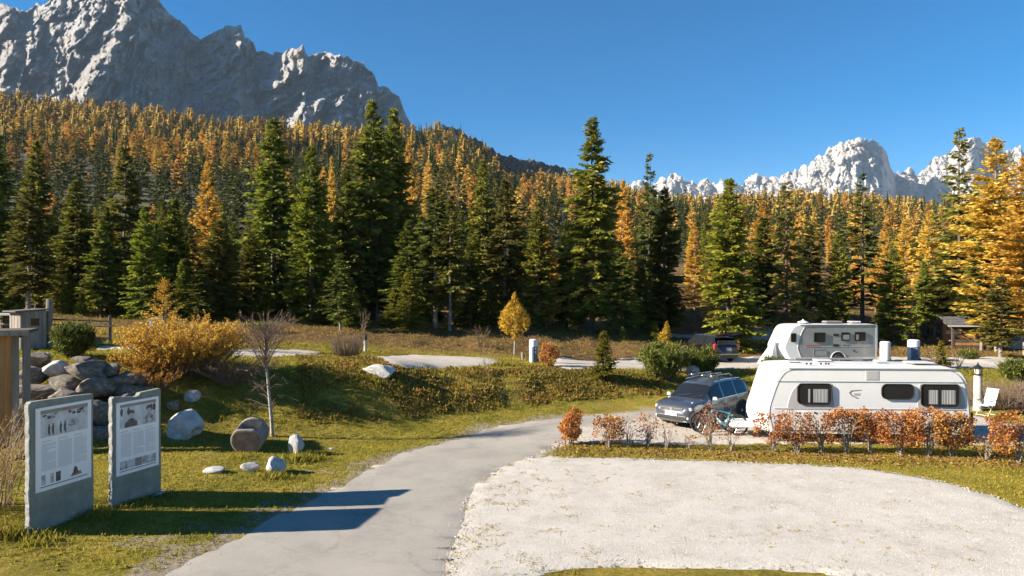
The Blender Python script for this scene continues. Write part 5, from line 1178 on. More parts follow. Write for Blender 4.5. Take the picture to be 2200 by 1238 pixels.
MB().box((3.4, Wc - .3, 2.70), (2.6, .10, .06)).build('roof_rail', M['trim_grey'], ca, bevel=.01)
# nose: front window wrap, handles and marker lamps on the slant
for q in ((.44, .12, 2.22), (.33, .12, 1.98)): MB().box((0, 0, 0), (.03, .04, .16)).build('grab_handle', M['trim_grey'], ca, bevel=.01, loc=(q[0] - .06, q[1], q[2]), rot=(0, R(23), 0))
MB().box((.03, .14, 1.03), (.05, .16, .05)).build('marker_lamp', M['lamp_glass'], ca, bevel=.01)
for y in (.12, Wc - .12): MB().box((7.64, y, .85), (.06, .16, .42)).build('tail_lamp', M['tail_red'], ca, bevel=.02)

# rear caravan, parked a little askew, its side wall grey against a white shell
p = ground_at(1678, 786); L2 = (1890 - 1672) / F * p.y / math.cos(R(4)) * 1.02; K = L2 / 6.6
OUT2 = [(x * K, z) for x, z in rounded([(.55, .34, .1), (6.5, .34, .1), (6.6, 1.1, .3), (6.58, 2.47, .12), (1.2, 2.48, .5), (.62, 2.1, .4), (.06, 1.1, .2), (.25, .7, .2)], n=6)]
WALL2 = [(x * K, z) for x, z in rounded([(1.44, .46, .1), (6.46, .46, .06), (6.46, 2.37, .08), (1.74, 2.37, .3), (1.48, 1.98, .2), (1.20, 1.06, .15)], n=6)]
cb = caravan((p.x, p.y + .3, zgs(p.x + 2, p.y) + .02), R(4), 'older caravan with a grey side and white nose on the far gravel pitch', OUT2, WALL2, M['caravan_grey'])
J = [(x, -.012, z) for x, z in WALL2]; MB().tube(J + [J[0]], .014, 5).build('wall_joint', M['trim_light'], cb, 40)
MB().box((3.9 * K, -.02, 2.42), (5.0 * K, .06, .05)).build('awning_rail', M['trim_grey'], cb, bevel=.01)
for q, (x0, z0, x1, z1) in enumerate(((2.30, 1.40, 3.05, 1.96), (4.12, 1.48, 4.68, 1.96), (5.02, 1.46, 5.74, 1.98))):
    w = caravan_window(cb, x0 * K, z0, x1 * K, z1, .06, curt=[(x0 * K + .07, x0 * K + (.5 if q == 1 else .24))] if q else None); w.location.y = -.012
w = caravan_window(cb, .78 * K, 1.42, 1.12 * K, 1.92, .05); w.location.y = -.002
for z0 in (1.76, 1.12): onwall(rrect(3.58 * K, z0, 3.96 * K, z0 + .14, .02), -.012, .02).build('fridge_vent', M['black_plastic'], cb, bevel=.004)
onwall(rrect(2.26 * K, .56, 3.12 * K, .92, .05), -.012, .014).build('locker_flap', M['caravan_grey'], cb); MB().tube([(x, -.028, z) for x, z in rrect(2.26 * K, .56, 3.12 * K, .92, .05)], .012, 4).build('flap_joint', M['trim_grey'], cb, 40)
MB().box((3.9 * K, -.018, 1.12), (4.3 * K, .016, .02)).build('trim_line', M['trim_light'], cb); MB().box((2.2 * K, -.018, 1.18), (1.0 * K, .012, .05)).build('trim_line', M['tail_red'], cb)
for k in range(4): onwall(rrect((4.25 + .12 * k) * K, 1.15, (4.33 + .12 * k) * K, 1.23, .01), -.012, .006).build('side_mark', M['pillar_blue'], cb)
MB().box((4.98 * K, -.02, .86), (.10, .03, .12)).build('socket_cover', M['black_plastic'], cb, bevel=.01)
onwall([(3.92 * K + .42 * math.cos(a), .36 + .42 * math.sin(a)) for a in np.linspace(R(-8), R(188), 15)], -.012, .01).build('wheel_housing', M['black_plastic'], cb)
MB().tube([(3.92 * K + .46 * math.cos(a), -.022, .36 + .46 * math.sin(a)) for a in np.linspace(0, math.pi, 15)], .03, 6).build('wheel_arch', M['trim_light'], cb, 40)
wheel(cb, 3.92 * K, -.03, .32, .19, -1, 7); wheel(cb, 3.92 * K, Wc - .12, .32, .19, 1, 7)
MB().box((3.6 * K, Wc / 2, .30), (5.6 * K, 1.9, .08)).build('chassis', M['black_plastic'], cb)
MB().lathe([(.32, 0), (.30, .06), (.05, .14), (.02, .22)], 16, Tm((1.9, .8, 2.54))).build('roof_dome', M['caravan_white'], cb, 40)
MB().box((3.8, .9, 2.60), (1.1, .6, .10), taper=.85).build('roof_hatch', M['trim_grey'], cb, bevel=.02); MB().box((5.4, 1.2, 2.58), (.6, .5, .07)).build('roof_hatch', M['caravan_white'], cb, bevel=.02)
for y in (.12, Wc - .12): MB().box((6.6 * K, y, .85), (.07, .16, .34)).build('tail_lamp', M['tail_red'], cb, bevel=.02)
for sy in (-.4, .4): MB().tube([(.7, Wc / 2 + sy, .38), (-1.1, Wc / 2 + sy * .08, .42)], .045, 6).build('drawbar', M['trim_grey'], cb, 40)
# white sheet hung over the drawbar and nose
pt = Vector((p.x - .30, p.y + .9, zgs(p.x - .5, p.y + .9)))
v = []; f = []; na, nb_ = 22, 9
for j in range(nb_):
    t = j / (nb_ - 1)
    for i in range(na):
        a = 2 * math.pi * i / na; fold = 1 + .16 * math.sin(3 * a + 1) * t + .12 * math.sin(7 * a) * t
        rx = (.22 + .78 * t ** 1.3) * fold; ry = (.30 + .45 * t) * fold
        v.append((rx * math.cos(a) - .25 * t + .35 * (1 - t), ry * math.sin(a), 1.72 * (1 - t) ** .85 + .02 + .12 * math.sin(2 * a) * (1 - t) * t))
for j in range(nb_ - 1):
    for i in range(na): f.append((j * na + i, (j + 1) * na + i, (j + 1) * na + (i + 1) % na, j * na + (i + 1) % na))
f.append(tuple(range(na)))
tp = MB().add(v, f).build('white_tarpaulin', M['tarp'], None, 50, loc=pt); tp.scale = (.62, .66, .80); tag(tp, 'white sheet draped over the nose of the rear caravan', 'tarpaulin')

# bicycles leaning by the drawbar
def bicycle(loc, rz, lean, label, paint):
    o = empty('mountain_bike', loc, rz, label, 'bicycle', 'bicycles by the car'); o.rotation_euler = (R(lean), 0, rz)
    r = .35; B = lambda name, pts, rad, mat, sm=40, par=o: MB().tube(pts, rad, 8).build(name, mat, par, sm)
    for x in (0, 1.16):
        w = MB().torus(r, .030, 34, 8, Tm((x, 0, r + .03), rx=R(90))).build('wheel', M['tyre'], o, 50)
        MB().torus(r - .035, .012, 34, 6, Tm((x, 0, r + .03), rx=R(90))).build('rim', M['bike_black'], w, 50)
        sp = MB()
        for k in range(16): a = 2 * math.pi * k / 16; sp.tube([(x, .02 if k % 2 else -.02, r + .03), (x + (r - .04) * math.cos(a), 0, r + .03 + (r - .04) * math.sin(a))], .0025, 3, False)
        sp.build('spokes', M['alloy'], w)['kind'] = 'stuff'
        MB().lathe([(.03, -.06), (.03, .06)], 10, Tm((x, 0, r + .03), rx=R(90))).build('hub', M['bike_black'], w, 40)
    z = r + .03; bb = (.45, 0, z - .03); hd = (.93, 0, z + .42); hd2 = (.90, 0, z + .54); st = (.27, 0, z + .42)
    B('down_tube', [bb, hd], .034, paint); B('top_tube', [st, hd2], .026, paint); B('seat_tube', [bb, st], .024, paint); B('head_tube', [hd, hd2], .03, paint)
    for s_ in (-.06, .06):
        B('chain_stay', [bb, (0, s_, z)], .013, paint); B('seat_stay', [(st[0], 0, st[2] - .04), (0, s_, z)], .012, paint); B('fork', [(.94, s_, z + .38), (1.16, s_, z)], .018, M['bike_black'])
    B('seat_post', [st, (.20, 0, z + .62)], .014, M['bike_black']); MB().box((.18, 0, z + .65), (.27, .13, .05), taper=.8).build('saddle', M['bike_black'], o, bevel=.02)
    B('stem', [hd2, (.97, 0, z + .62)], .017, M['bike_black']); B('handlebar', [(.93, -.36, z + .64), (.97, -.1, z + .62), (.97, .1, z + .62), (.93, .36, z + .64)], .014, M['bike_black'])
    MB().lathe([(.09, -.006), (.09, .006)], 18, Tm((bb[0], -.06, bb[2]), rx=R(90))).build('chainring', M['bike_black'], o, 40)
    for q in (-1, 1): B('crank', [(bb[0], q * .07, bb[2]), (bb[0] + q * .12, q * .08, bb[2] - q * .12)], .010, M['bike_black']); MB().box((bb[0] + q * .12, q * .13, bb[2] - q * .12), (.09, .09, .02)).build('pedal', M['bike_black'], o, bevel=.004)
    B('bottle', [(.60, 0, z + .10), (.74, 0, z + .24)], .035, M['white_paint'])
    return o
xa, ya = gp(1586, 938); bicycle((xa, ya, .03), R(178), 8, 'teal mountain bike parked in front of the grey car', M['teal'])
xa, ya = gp(1580, 933); bicycle((xa - .10, ya + .22, .03), R(184), 5, 'dark bicycle standing close behind the teal one', M['bike_black'])

# ------------------------------------------------------------------ background fence and hut on the right
def fence_line(name, pts, hgt, label, step=.34):
    o = empty(name, (pts[0][0], pts[0][1], 0), 0, label, 'fence', 'weathered wooden fences by the far path')
    base = Vector((pts[0][0], pts[0][1], 0)); d = np.r_[0, np.cumsum([math.dist(pts[i], pts[i + 1]) for i in range(len(pts) - 1)])]
    fx = lambda s: (float(np.interp(s, d, [q[0] for q in pts])), float(np.interp(s, d, [q[1] for q in pts])))
    rng = random.Random(len(pts)); post = MB().box((0, 0, hgt * .52), (.13, .13, hgt * 1.1)).mesh('post', M['dark_wood']); pk = [MB().box((0, 0, hgt * .5), (.085 + .02 * k, .03, hgt * (.92 + .05 * k))).mesh('slat', M['grey_wood' if k % 2 else 'dark_wood']) for k in range(3)]
    s = 0
    while s < d[-1]:
        x, y = fx(s); x2, y2 = fx(min(s + 2.2, d[-1])); inst('post', post, o, (x - base.x, y - base.y, zgs(x, y) - .1))
        for zz in (.32, .78):
            MB().tube([(x - base.x, y - base.y - .08, zgs(x, y) + hgt * zz), (x2 - base.x, y2 - base.y - .08, zgs(x2, y2) + hgt * zz)], .05, 6).build('rail', M['dark_wood'], o, 40)
        s += 2.2
    s = .2; k = 0
    while s < d[-1]:
        x, y = fx(s); inst('slat', pk[rng.randrange(3)], o, (x - base.x, y - base.y - .15, zgs(x, y) + .1), (rng.uniform(-.03, .03), rng.uniform(-.05, .05), 0)); s += step * rng.uniform(.8, 1.3)
    return o
fence_line('wooden_fence', [(29.5, 56.5), (34, 56), (36.2, 55.8)], 1.35, 'dark wooden fence between the service pillars and the little hut')
fence_line('wooden_fence', [(38.8, 54.5), (44, 54), (50, 54)], 1.4, 'dark wooden fence under the huge orange larches')
p = at(2072, 745, 53.0); ht = empty('little_hut', (p.x, p.y, zgs(p.x, p.y) - .1), R(-8), 'little open wooden hut with a shingled roof under the tall thin spruce', 'hut')
for q in ((-1.25, -.9), (1.25, -.9), (-1.25, .9), (1.25, .9)): MB().box((q[0], q[1], 1.05), (.16, .16, 2.1)).build('post', M['dark_wood'], ht)
for k in range(6): MB().box((-1.05 + k * .42, .92, 1.2), (.40, .04, 1.7)).build('plank', M['brown_wood'], ht)
for k in range(3): MB().box((0, -.93, .30 + k * .24), (2.5, .06, .21)).build('plank', M['brown_wood' if k % 2 else 'dark_wood'], ht)
MB().box((0, 0, .75), (2.3, .5, .08)).build('bench_seat', M['grey_wood'], ht); MB().box((-.4, .86, 1.35), (1.1, .05, .28)).build('notice', M['trim_light'], ht)
for sgn in (-1, 1):
    rp = empty('roof', (0, 0, 2.62)); rp.parent = ht; rp.rotation_euler = (R(-sgn * 27), 0, 0)
    for j in range(4):
        for k in range(8): MB().box((-1.62 + k * .46 + (j % 2) * .1, -sgn * (.22 + j * .36) * -1, -.02 - j * .022 + .012 * (k % 2)), (.44, .44, .035)).build('shingle', M['shingle'], rp)
MB().box((0, -1.52, 1.93), (3.7, .05, .09)).build('eaves_board', M['trim_light'], ht)

# ------------------------------------------------------------------ shrubs
def leaf_cloud(n, seed, half, size, shape='ell', hollow=.25, tint0=0, tint1=1, clump=0):
    rng = np.random.default_rng(seed); P = rng.uniform(-1, 1, (n * 5, 3))
    r = np.linalg.norm(P, axis=1) if shape == 'ell' else (np.abs(P) ** 4).sum(1) ** .25
    ok = (r < 1) & (rng.uniform(size=len(P)) < hollow + (1 - hollow) * r ** 2)
    if clump: ok &= (vnoise(P[:, 0] * clump + 9, P[:, 2] * clump + P[:, 1] * clump * .7, seed) > .36)
    P = P[ok][:n]; n = len(P); D = rng.normal(size=(n, 3)); D[:, 2] += .15; D /= np.linalg.norm(D, axis=1, keepdims=True)
    L = size * rng.uniform(.6, 1.3, n); P = P * np.array(half)
    return sprays(P, D, L, L * .36, rng, np.clip(rng.uniform(tint0, tint1, n) * .7 + .3 * vnoise(P[:, 0] * 3 + 7, P[:, 2] * 3, seed), 0, 1))
def stems(mb, n, seed, spread, h, r0, base=.08, curve=.3, sub=2, z0=0.0, n_side=4, sub_r=.5):
    rng = random.Random(seed); tips = []
    for i in range(n):
        a = rng.uniform(0, 6.28); q = math.sqrt(rng.random()); e = spread * q; hh = h * rng.uniform(.72, 1.05) * (1 - .25 * q * q)
        bx, by = base * math.cos(a) * rng.random(), base * math.sin(a) * rng.random(); j = lambda s: rng.uniform(-s, s)
        P = [Vector((bx + e * math.cos(a) * t ** (1 + curve) + j(.05) * h * t, by + e * math.sin(a) * t ** (1 + curve) + j(.05) * h * t, z0 + hh * t)) for t in (0, .35, .7, 1)]
        mb.tube(P, [r0, r0 * .8, r0 * .55, r0 * .2], n_side, False); tips.append(P)
        for k in range(sub):
            t = rng.uniform(.3, .9); i0 = min(2, int(t * 3)); s = P[i0].lerp(P[i0 + 1], t * 3 - i0); d = Vector((math.cos(a) + j(1.2), math.sin(a) + j(1.2), rng.uniform(.4, 1.4))).normalized() * h * rng.uniform(.12, .3)
            mb.tube([s, s + d * .5 + Vector((0, 0, .02)), s + d], [r0 * sub_r, r0 * sub_r * .7, r0 * .12], 3, False); tips.append([s, s + d * .4, s + d * .7, s + d])
    return tips
def tip_leaves(tips, per, size, seed, t0=.3, w=.3, tint0=0, tint1=1, up=.6, tipy=0):
    rng = np.random.default_rng(seed); P, D, T = [], [], []
    for q in tips:
        q = [np.array(v) for v in q]
        for t in rng.uniform(t0, 1, per):
            k = min(2, int(t * 3)); s = q[k] + (q[k + 1] - q[k]) * (t * 3 - k); P.append(s + rng.normal(0, size * .25, 3)); d = rng.normal(size=3) * .8 + np.array([0, 0, up]); D.append(d / np.linalg.norm(d)); T.append(rng.uniform(tint0, tint1) * (1 - tipy) + tipy * t)
    P, D, T = np.array(P), np.array(D), np.array(T); L = size * rng.uniform(.6, 1.3, len(P))
    return sprays(P, D, L, L * w, rng, T)
def shrub(name, loc, label, cat, leafmat, stem_mat, group=None, **k):
    o = empty(name, loc, 0, label, cat, group); mb = MB()
    tips = stems(mb, k['n'], k['seed'], k['spread'], k['h'], k['r0'], k.get('base', .1), k.get('curve', .3), k.get('sub', 2), 0, 4)
    mb.build('stems', M[stem_mat], o)['kind'] = 'stuff'
    if k.get('per'): V, Q, T = tip_leaves(tips, k['per'], k['size'], k['seed'] + 1, k.get('t0', .3), k.get('w', .3), k.get('tint0', 0), k.get('tint1', 1), tipy=k.get('tipy', 0)); inst('foliage', np_mesh('foliage', V, Q, M[leafmat], T), o)['kind'] = 'stuff'
    return o
p = ground_at(400, 806); s = p.y / F
shrub('willow_bush', (p.x, p.y + .3, p.z - .1), 'wide golden willow bush glowing on the bank crest', 'bush', 'willow_leaf', 'twig', n=430, seed=11, spread=112 * s, h=128 * s, r0=.014, base=.9, curve=-.1, sub=4, per=13, size=.09, t0=.3, w=.26, tint0=.1, tipy=.6)
p2 = ground_at(310, 800); shrub('willow_bush', (p2.x + .1, p2.y - .3, p2.z - .1), 'smaller orange willow spreading left of the wide golden one', 'bush', 'willow_leaf', 'twig', n=80, seed=12, spread=1.2, h=1.05, r0=.012, base=.3, sub=3, per=8, size=.085, t0=.3, tint1=.8)
p3 = ground_at(470, 820); shrub('bare_bush', (p3.x + .7, p3.y - .3, p3.z - .1), 'dark bare twiggy bush on the shaded bank under the willow', 'bush', 'willow_leaf', 'twig', n=130, seed=13, spread=1.7, h=1.2, r0=.012, base=.6, sub=4, per=1, size=.06, tint1=.4)
p4 = ground_at(330, 835); shrub('bare_bush', (p4.x, p4.y - .1, p4.z - .1), 'brownish leafy scrub tumbling over the end of the boulder wall', 'bush', 'willow_leaf', 'twig', n=90, seed=14, spread=1.1, h=1.0, r0=.010, base=.5, sub=3, per=7, size=.07, tint0=0, tint1=.55)
# golden larch sapling above the willow
p = ground_at(385, 742); sap = empty('larch_sapling', (p.x, p.y - 1.5, p.z - .6), .4, 'young golden larch with wispy boughs sticking out above the willow', 'larch tree')
V, Q, T, lim = conifer(211, H=3.9, Rr=1.25, z0=.2, levels=17, nb=4, m=9, tw=.26, wid=.06, droop=.05, rise=.35, larch=True, gap=.1, prof=.7)
inst('crown', np_mesh('crown', V, Q, M['yellow_leaf'], T), sap); inst('trunk', conifer_trunk(3.9, .05, 3, M['pale_bark'], lim, 40), sap)

# bare birch on the lawn
p = ground_at(586, 938); bi = empty('birch_tree', (p.x, p.y, p.z - .05), 0, 'slender bare birch with a white lower trunk and twiggy crown on the lawn', 'birch tree')
s = p.y / F; hb_ = (938 - 650) * s
tr_pts = [(0, 0, -.1), (-.05, 0, .7), (-.14, .02, 1.6), (-.22, .03, 2.4), (-.28, .02, 3.1), (-.30, 0, 3.7)]
MB().tube(tr_pts, [.078, .062, .052, .042, .034, .022], 9).build('trunk', M['birch'], bi, 50)
mb = MB(); rng = random.Random(4)
for k in range(40):
    z_ = rng.uniform(2.3, 3.6); n0 = len(mb.v); stems(mb, 2, 300 + k, 1.15, (4.75 - z_) * rng.uniform(.75, 1.05), .010, .02, .15, 9, z_, 4)
    for v_i in range(n0, len(mb.v)): mb.v[v_i] = (mb.v[v_i][0] - .27, mb.v[v_i][1], mb.v[v_i][2])
for k in range(34):
    t = rng.uniform(.25, .85); i0 = int(t * 5); a = Vector(tr_pts[i0]).lerp(Vector(tr_pts[i0 + 1]), t * 5 - i0); az = rng.uniform(0, 6.28) if k % 3 else rng.uniform(2.4, 3.9)
    L = rng.uniform(.5, 1.15); e = a + Vector((math.cos(az) * L, math.sin(az) * L, L * rng.uniform(-.2, .5))); m_ = a.lerp(e, .5) + Vector((0, 0, .10)); mb.tube([a, m_, e], [.013, .008, .003], 4, False)
    for j in range(5): f_ = rng.uniform(.3, 1); q = a.lerp(e, f_); d = Vector((rng.uniform(-.3, .3), rng.uniform(-.3, .3), rng.uniform(-.25, .15))); mb.tube([q, q + d], [.006, .002], 3, False)
mb.build('branches', M['twig'], bi)['kind'] = 'stuff'

# small golden birch and saplings on the plateau
def leafy_tree(px, py, ytop, wpx, label, cat, mat, bark, seed, n, size, crown0=.25, name='birch_tree', taper=True, group=None):
    p = ground_at(px, py); s = p.y / F; H = (py - ytop) * s; w = wpx * s / 2
    o = empty(name, (p.x, p.y, p.z - .05), 0, label, cat, group); rng = np.random.default_rng(seed)
    mb = MB(); mb.tube([(0, 0, -.1), (.04, 0, H * .3), (-.03, 0, H * .6), (0, 0, H * .95)], [.05 * H / 3.4, .042 * H / 3.4, .028 * H / 3.4, .008], 7); mb.build('trunk', M[bark], o, 50)
    V, Q, T = leaf_cloud(n, seed, (1, 1, 1), size, clump=2.6, hollow=.5)
    zz = (V[:, 2] + 1) / 2; k = (np.clip(np.sin(np.clip(zz, 0, 1) ** .62 * math.pi), .05, 1) if taper else np.ones(len(zz)))
    V = V.copy(); V[:, 0] *= w * k * 1.05; V[:, 1] *= w * k * 1.05; V[:, 2] = H * (crown0 + (1 - crown0) * zz)
    # leaf outline was squeezed with the crown: restore it about each leaf's base
    V0, Q0, T0 = leaf_cloud(n, seed, (1, 1, 1), size, clump=2.6, hollow=.5); b0 = V0[0::4].repeat(4, 0); b1 = V[0::4].repeat(4, 0); V = b1 + (V0 - b0)
    inst('crown', np_mesh('crown', V, Q, M[mat], T), o)
    lm = MB(); rr = random.Random(seed)
    for i in range(26):
        t = rr.uniform(crown0, .85); a = rr.uniform(0, 6.28); L = w * rr.uniform(.5, 1) * math.sin(((t - crown0) / (1 - crown0)) ** .62 * math.pi * .98 + .02); lm.tube([(0, 0, H * t), (L * math.cos(a), L * math.sin(a), H * t + L * .7)], [.012, .003], 4, False)
    lm.build('limbs', M[bark], o)['kind'] = 'stuff'; return o
leafy_tree(1105, 764, 627, 68, 'small golden birch with a slim white trunk beside the white and blue pillar', 'birch tree', 'yellow_leaf', 'birch', 31, 3000, .13)
leafy_tree(1178, 788, 731, 42, 'upright orange beech bush right of the white and blue pillar', 'bush', 'beech_leaf', 'twig', 32, 1500, .10, .06, 'beech_bush', False)
leafy_tree(1432, 800, 690, 52, 'thin yellow larch sapling standing in the largest rounded pine bush', 'larch tree', 'yellow_leaf', 'pale_bark', 33, 900, .13, .12, 'larch_sapling')
def sapling(px, py, ytop, label, seed, n=9, spread=.3, mat='twig'):
    p = ground_at(px, py); h = (py - ytop) * p.y / F
    return shrub('bare_sapling', (p.x, p.y, p.z - .05), label, 'sapling', 'willow_leaf', mat, 'bare saplings on the banks', n=n, seed=seed, spread=spread, h=h, r0=.014, base=.05, curve=.1, sub=4)
sapling(1046, 806, 712, 'forked bare sapling on the crest of the bank by the central gravel pitch', 41, 5, .55, 'dry_twig')
sapling(779, 722, 655, 'pair of pale bare saplings at the forest edge above the thin pale post', 42, 6, .5, 'dry_twig')
sapling(1030, 745, 690, 'low reddish bare twigs on the brown verge left of the golden birch', 43, 14, .8)
sapling(2003, 795, 745, 'reddish bare shoots beside the little pine in front of the hut', 44, 16, .5)
sapling(2060, 790, 750, 'rusty bare shoots on the path edge under the hut', 45, 12, .5)
sapling(1660, 930, 880, 'bare shoot among the hedge stems near the caravan nose', 46, 4, .2)
p = ground_at(745, 768); s = p.y / F
shrub('twiggy_bush', (p.x, p.y, p.z - .05), 'upright block of bare brown twigs on the crest by the upper path', 'bush', 'willow_leaf', 'twig', n=210, seed=51, spread=22 * s, h=56 * s, r0=.010, base=.5, curve=-.5, sub=2)
p = ground_at(2172, 880); 
shrub('twiggy_bush', (p.x, p.y + .3, p.z - .05), 'wide purplish brown bare thicket behind the camping chair', 'bush', 'willow_leaf', 'twig', n=420, seed=52, spread=1.5, h=1.35, r0=.009, base=1.3, curve=-.4, sub=3)
shrub('twiggy_bush', (p.x + 2.3, p.y + .6, p.z - .05), 'second bare thicket running out of the picture behind the hedge end', 'bush', 'willow_leaf', 'twig', n=300, seed=53, spread=1.4, h=1.3, r0=.009, base=1.2, curve=-.4, sub=3)
# dry branches at the left picture edge, close to the camera
px_, py_ = gp(8, 1110, .25)
shrub('dry_bush', (px_ - .35, py_ + .2, .2), 'dry leafless branches at the picture edge before the larger slab', 'bush', 'willow_leaf', 'dry_twig', n=34, seed=54, spread=1.1, h=2.5, r0=.016, base=.35, curve=.2, sub=9, per=1, size=.06, tint1=.3)
shrub('dry_bush', (px_ - .9, py_ - 1.1, .2), 'low dry tangle of twigs at the lower left picture edge', 'bush', 'willow_leaf', 'dry_twig', n=44, seed=55, spread=.9, h=1.25, r0=.010, base=.5, curve=.2, sub=7, per=2, size=.05, tint1=.3)

# evergreen shrubs
def young(px, py, ytop, wpx, label, i, cat='spruce tree'):
    p = ground_at(px, py); H = (py - ytop) * p.y / F; return tree('young', p.x, p.y, H, wpx * p.y / F, label, cat, 'young spruces near the pitches', z=p.z)
young(1297, 818, 712, 64, 'young sharp-tipped spruce on the bank left of the rounded pines', 0)
young(2022, 792, 732, 46, 'little yellow-green pine in front of the hut', 1, 'pine')
young(1408, 735, 690, 30, 'small spruce seedling on the brown verge beneath the ragged spruce', 2)
young(1338, 730, 700, 22, 'tiny seedling spruce on the verge left of the car with the open boot', 3)
def pine_bush(px, py, ytop, wpx, label, seed, n=2600):
    p = ground_at(px, py); s = p.y / F; h = (py - ytop) * s; w = wpx * s / 2
    o = empty('pine_bush', (p.x, p.y + w * .4, p.z - .1), 0, label, 'bush', 'rounded pine bushes')
    mb = MB(); tips = stems(mb, 75, seed, w * .8, h * .95, .022, w * .3, -.35, 4, 0, 4); mb.build('stems', M['bark'], o)['kind'] = 'stuff'
    V, Q, T = tip_leaves(tips, max(6, 2 * n // len(tips)), .22, seed + 1, .2, .085, 0, 1, .75); inst('foliage', np_mesh('foliage', V, Q, M['pine_leaf'], T), o)['kind'] = 'stuff'; return o
pine_bush(1432, 822, 728, 92, 'largest rounded dark pine bush above the grey car', 61, 6500)
pine_bush(1508, 812, 740, 78, 'rounded pine bush in front of the car with the open boot', 62, 4200)
pine_bush(1665, 806, 766, 46, 'pine bush half hidden behind the nose of the white caravan', 63, 2600)
pine_bush(2192, 822, 768, 54, 'bright pine bush at the picture edge by the far pitch', 64, 3200)
pine_bush(150, 772, 682, 62, 'leafy green pine bush on top of the boulder wall', 65, 4200)
pine_bush(2085, 772, 752, 34, 'tiny pine bush on the path edge below the hut', 66, 900)
pine_bush(560, 716, 690, 60, 'low green juniper at the dark forest edge behind the birch', 67, 1800)

# ------------------------------------------------------------------ copper beech hedge, plant by plant
HEDGE = [(1227, 955, 868, 38, 'dense', 'tall dense rust-orange beech at the road end of the hedge'), (1308, 961, 880, 64, 'half', 'thin brown beech second from the road end of the hedge'), (1348, 960, 885, 36, 'bare', 'nearly leafless beech between the second and the third leafy ones'),
         (1391, 958, 880, 50, 'thin', 'sparse beech in front of the number plate of the grey car'), (1432, 962, 898, 36, 'bare', 'small bare beech before the headlight of the grey car'), (1480, 964, 925, 22, 'bare', 'tiny bare beech shoot left of the bicycles'),
         (1526, 965, 868, 50, 'thin', 'thin beech growing in front of the bicycle wheel'), (1570, 967, 900, 34, 'bare', 'leafless beech between the two bicycle wheels'), (1661, 969, 872, 64, 'half', 'brown beech in front of the caravan nose'),
         (1712, 972, 872, 70, 'half', 'brown beech under the first caravan window'), (1766, 972, 884, 48, 'thin', 'thin beech right of the first caravan window'), (1819, 973, 868, 84, 'dense', 'fiery orange beech left of the caravan wheel'),
         (1869, 974, 872, 40, 'thin', 'slender beech stem crossing the caravan wheel'), (1934, 977, 870, 88, 'dense', 'bushy orange beech right of the caravan wheel'), (1992, 979, 868, 76, 'dense', 'golden orange beech under the last caravan window'),
         (2045, 981, 872, 70, 'dense', 'dark copper beech at the tail of the caravan'), (2119, 986, 930, 56, 'thin', 'low sparse beech in the gap below the camping chair'), (2187, 994, 875, 96, 'dense', 'wide amber beech at the picture edge of the hedge'), (2262, 1002, 876, 80, 'dense', 'last beech of the hedge beyond the picture edge')]
for i, (px, py, yt, wpx, kind, lab) in enumerate(HEDGE):
    if kind in ('dense', 'half'): yt += 8
    x, y = gp(px, py, .02); s = y / F; h = (py - yt - 5) * s; w = wpx * s / 2
    o = empty('beech_plant', (x, y, zgs(x, y) - .05), 0, lab, 'hedge plant', 'copper beech plants of the hedge')
    mb = MB(); tips = stems(mb, 5 if kind == 'bare' else 9, 700 + i, w * .75, h * .98, .016, .05, -.1 if kind != 'dense' else .1, 7 if kind == 'dense' else 5, 0, 5)
    mb.tube([(0, 0, -.1), (.02, 0, h * .2), (-.01, 0, h * .42)], [.040, .033, .022], 7); mb.build('stems', M['pale_bark'], o)['kind'] = 'stuff'
    n = {'dense': 3300, 'half': 1400, 'thin': 330, 'bare': 70}[kind]; w *= 1.2 if px > 1640 else 1
    z0, hz = (.15, .87) if i == 0 else (.24, .78) if kind != 'bare' else (.4, .6)
    V, Q, T = leaf_cloud(n, 720 + i, (w * 1.06, .34, h * hz / 2), .068, 'box', .7, clump=2.2 if kind != 'dense' else 1.7, tint0=.1 if kind == 'dense' else 0, tint1=1 if kind != 'half' else 1)
    b_ = V[0::4].repeat(4, 0); V = V + np.array([0, 0, h * (z0 + hz / 2) + .03]) + np.c_[fbm(b_[:, 2] * 3 + i, b_[:, 1] * 2, 3, i) * .16, b_[:, 1] * 0, fbm(b_[:, 0] * 3.5 + i * 7, b_[:, 1] * 3, 3, i + 30) * .22]
    inst('foliage', np_mesh('foliage', V, Q, M['beech_leaf'], T), o)['kind'] = 'stuff'

# ------------------------------------------------------------------ grass, heath, fallen leaves, stones
def blades(name, n, region, size, wid, mat, seed, mask, per=3, lean=.5, tint=None, label=None):
    rng = np.random.default_rng(seed); Y = region[2] + (region[3] - region[2]) * rng.uniform(size=n * 3) ** .8; px = rng.uniform(region[0], region[1], n * 3); X = (px - CX) / F * Y
    Z = zg(X, Y); k = mask(X, Y, Z, px); X, Y, Z = X[k][:n], Y[k][:n], Z[k][:n]
    P = np.repeat(np.stack([X, Y, Z - .01], 1), per, 0) + np.c_[rng.normal(0, size * .5, (len(X) * per, 2)), np.zeros(len(X) * per)]
    D = np.c_[rng.normal(0, lean, (len(P), 2)), np.ones(len(P))]; D /= np.linalg.norm(D, axis=1, keepdims=True)
    L = np.repeat(size * rng.uniform(.5, 1.4, len(X)), per) * rng.uniform(.6, 1.2, len(P))
    t = vnoise(P[:, 0] * .8, P[:, 1] * .8, seed) * .6 + rng.uniform(0, .4, len(P)); 
    if tint is not None: t = tint(P, t)
    V, Q, T = sprays(P, D, L, L * wid, rng, np.clip(t, 0, 1))
    o = inst(name, np_mesh(name, V, Q, M[mat], T)); tag(o, label, None, None, 'stuff'); o['category'] = 'grass'; return o
offs = lambda X, Y: ~on_sheet(X, Y)
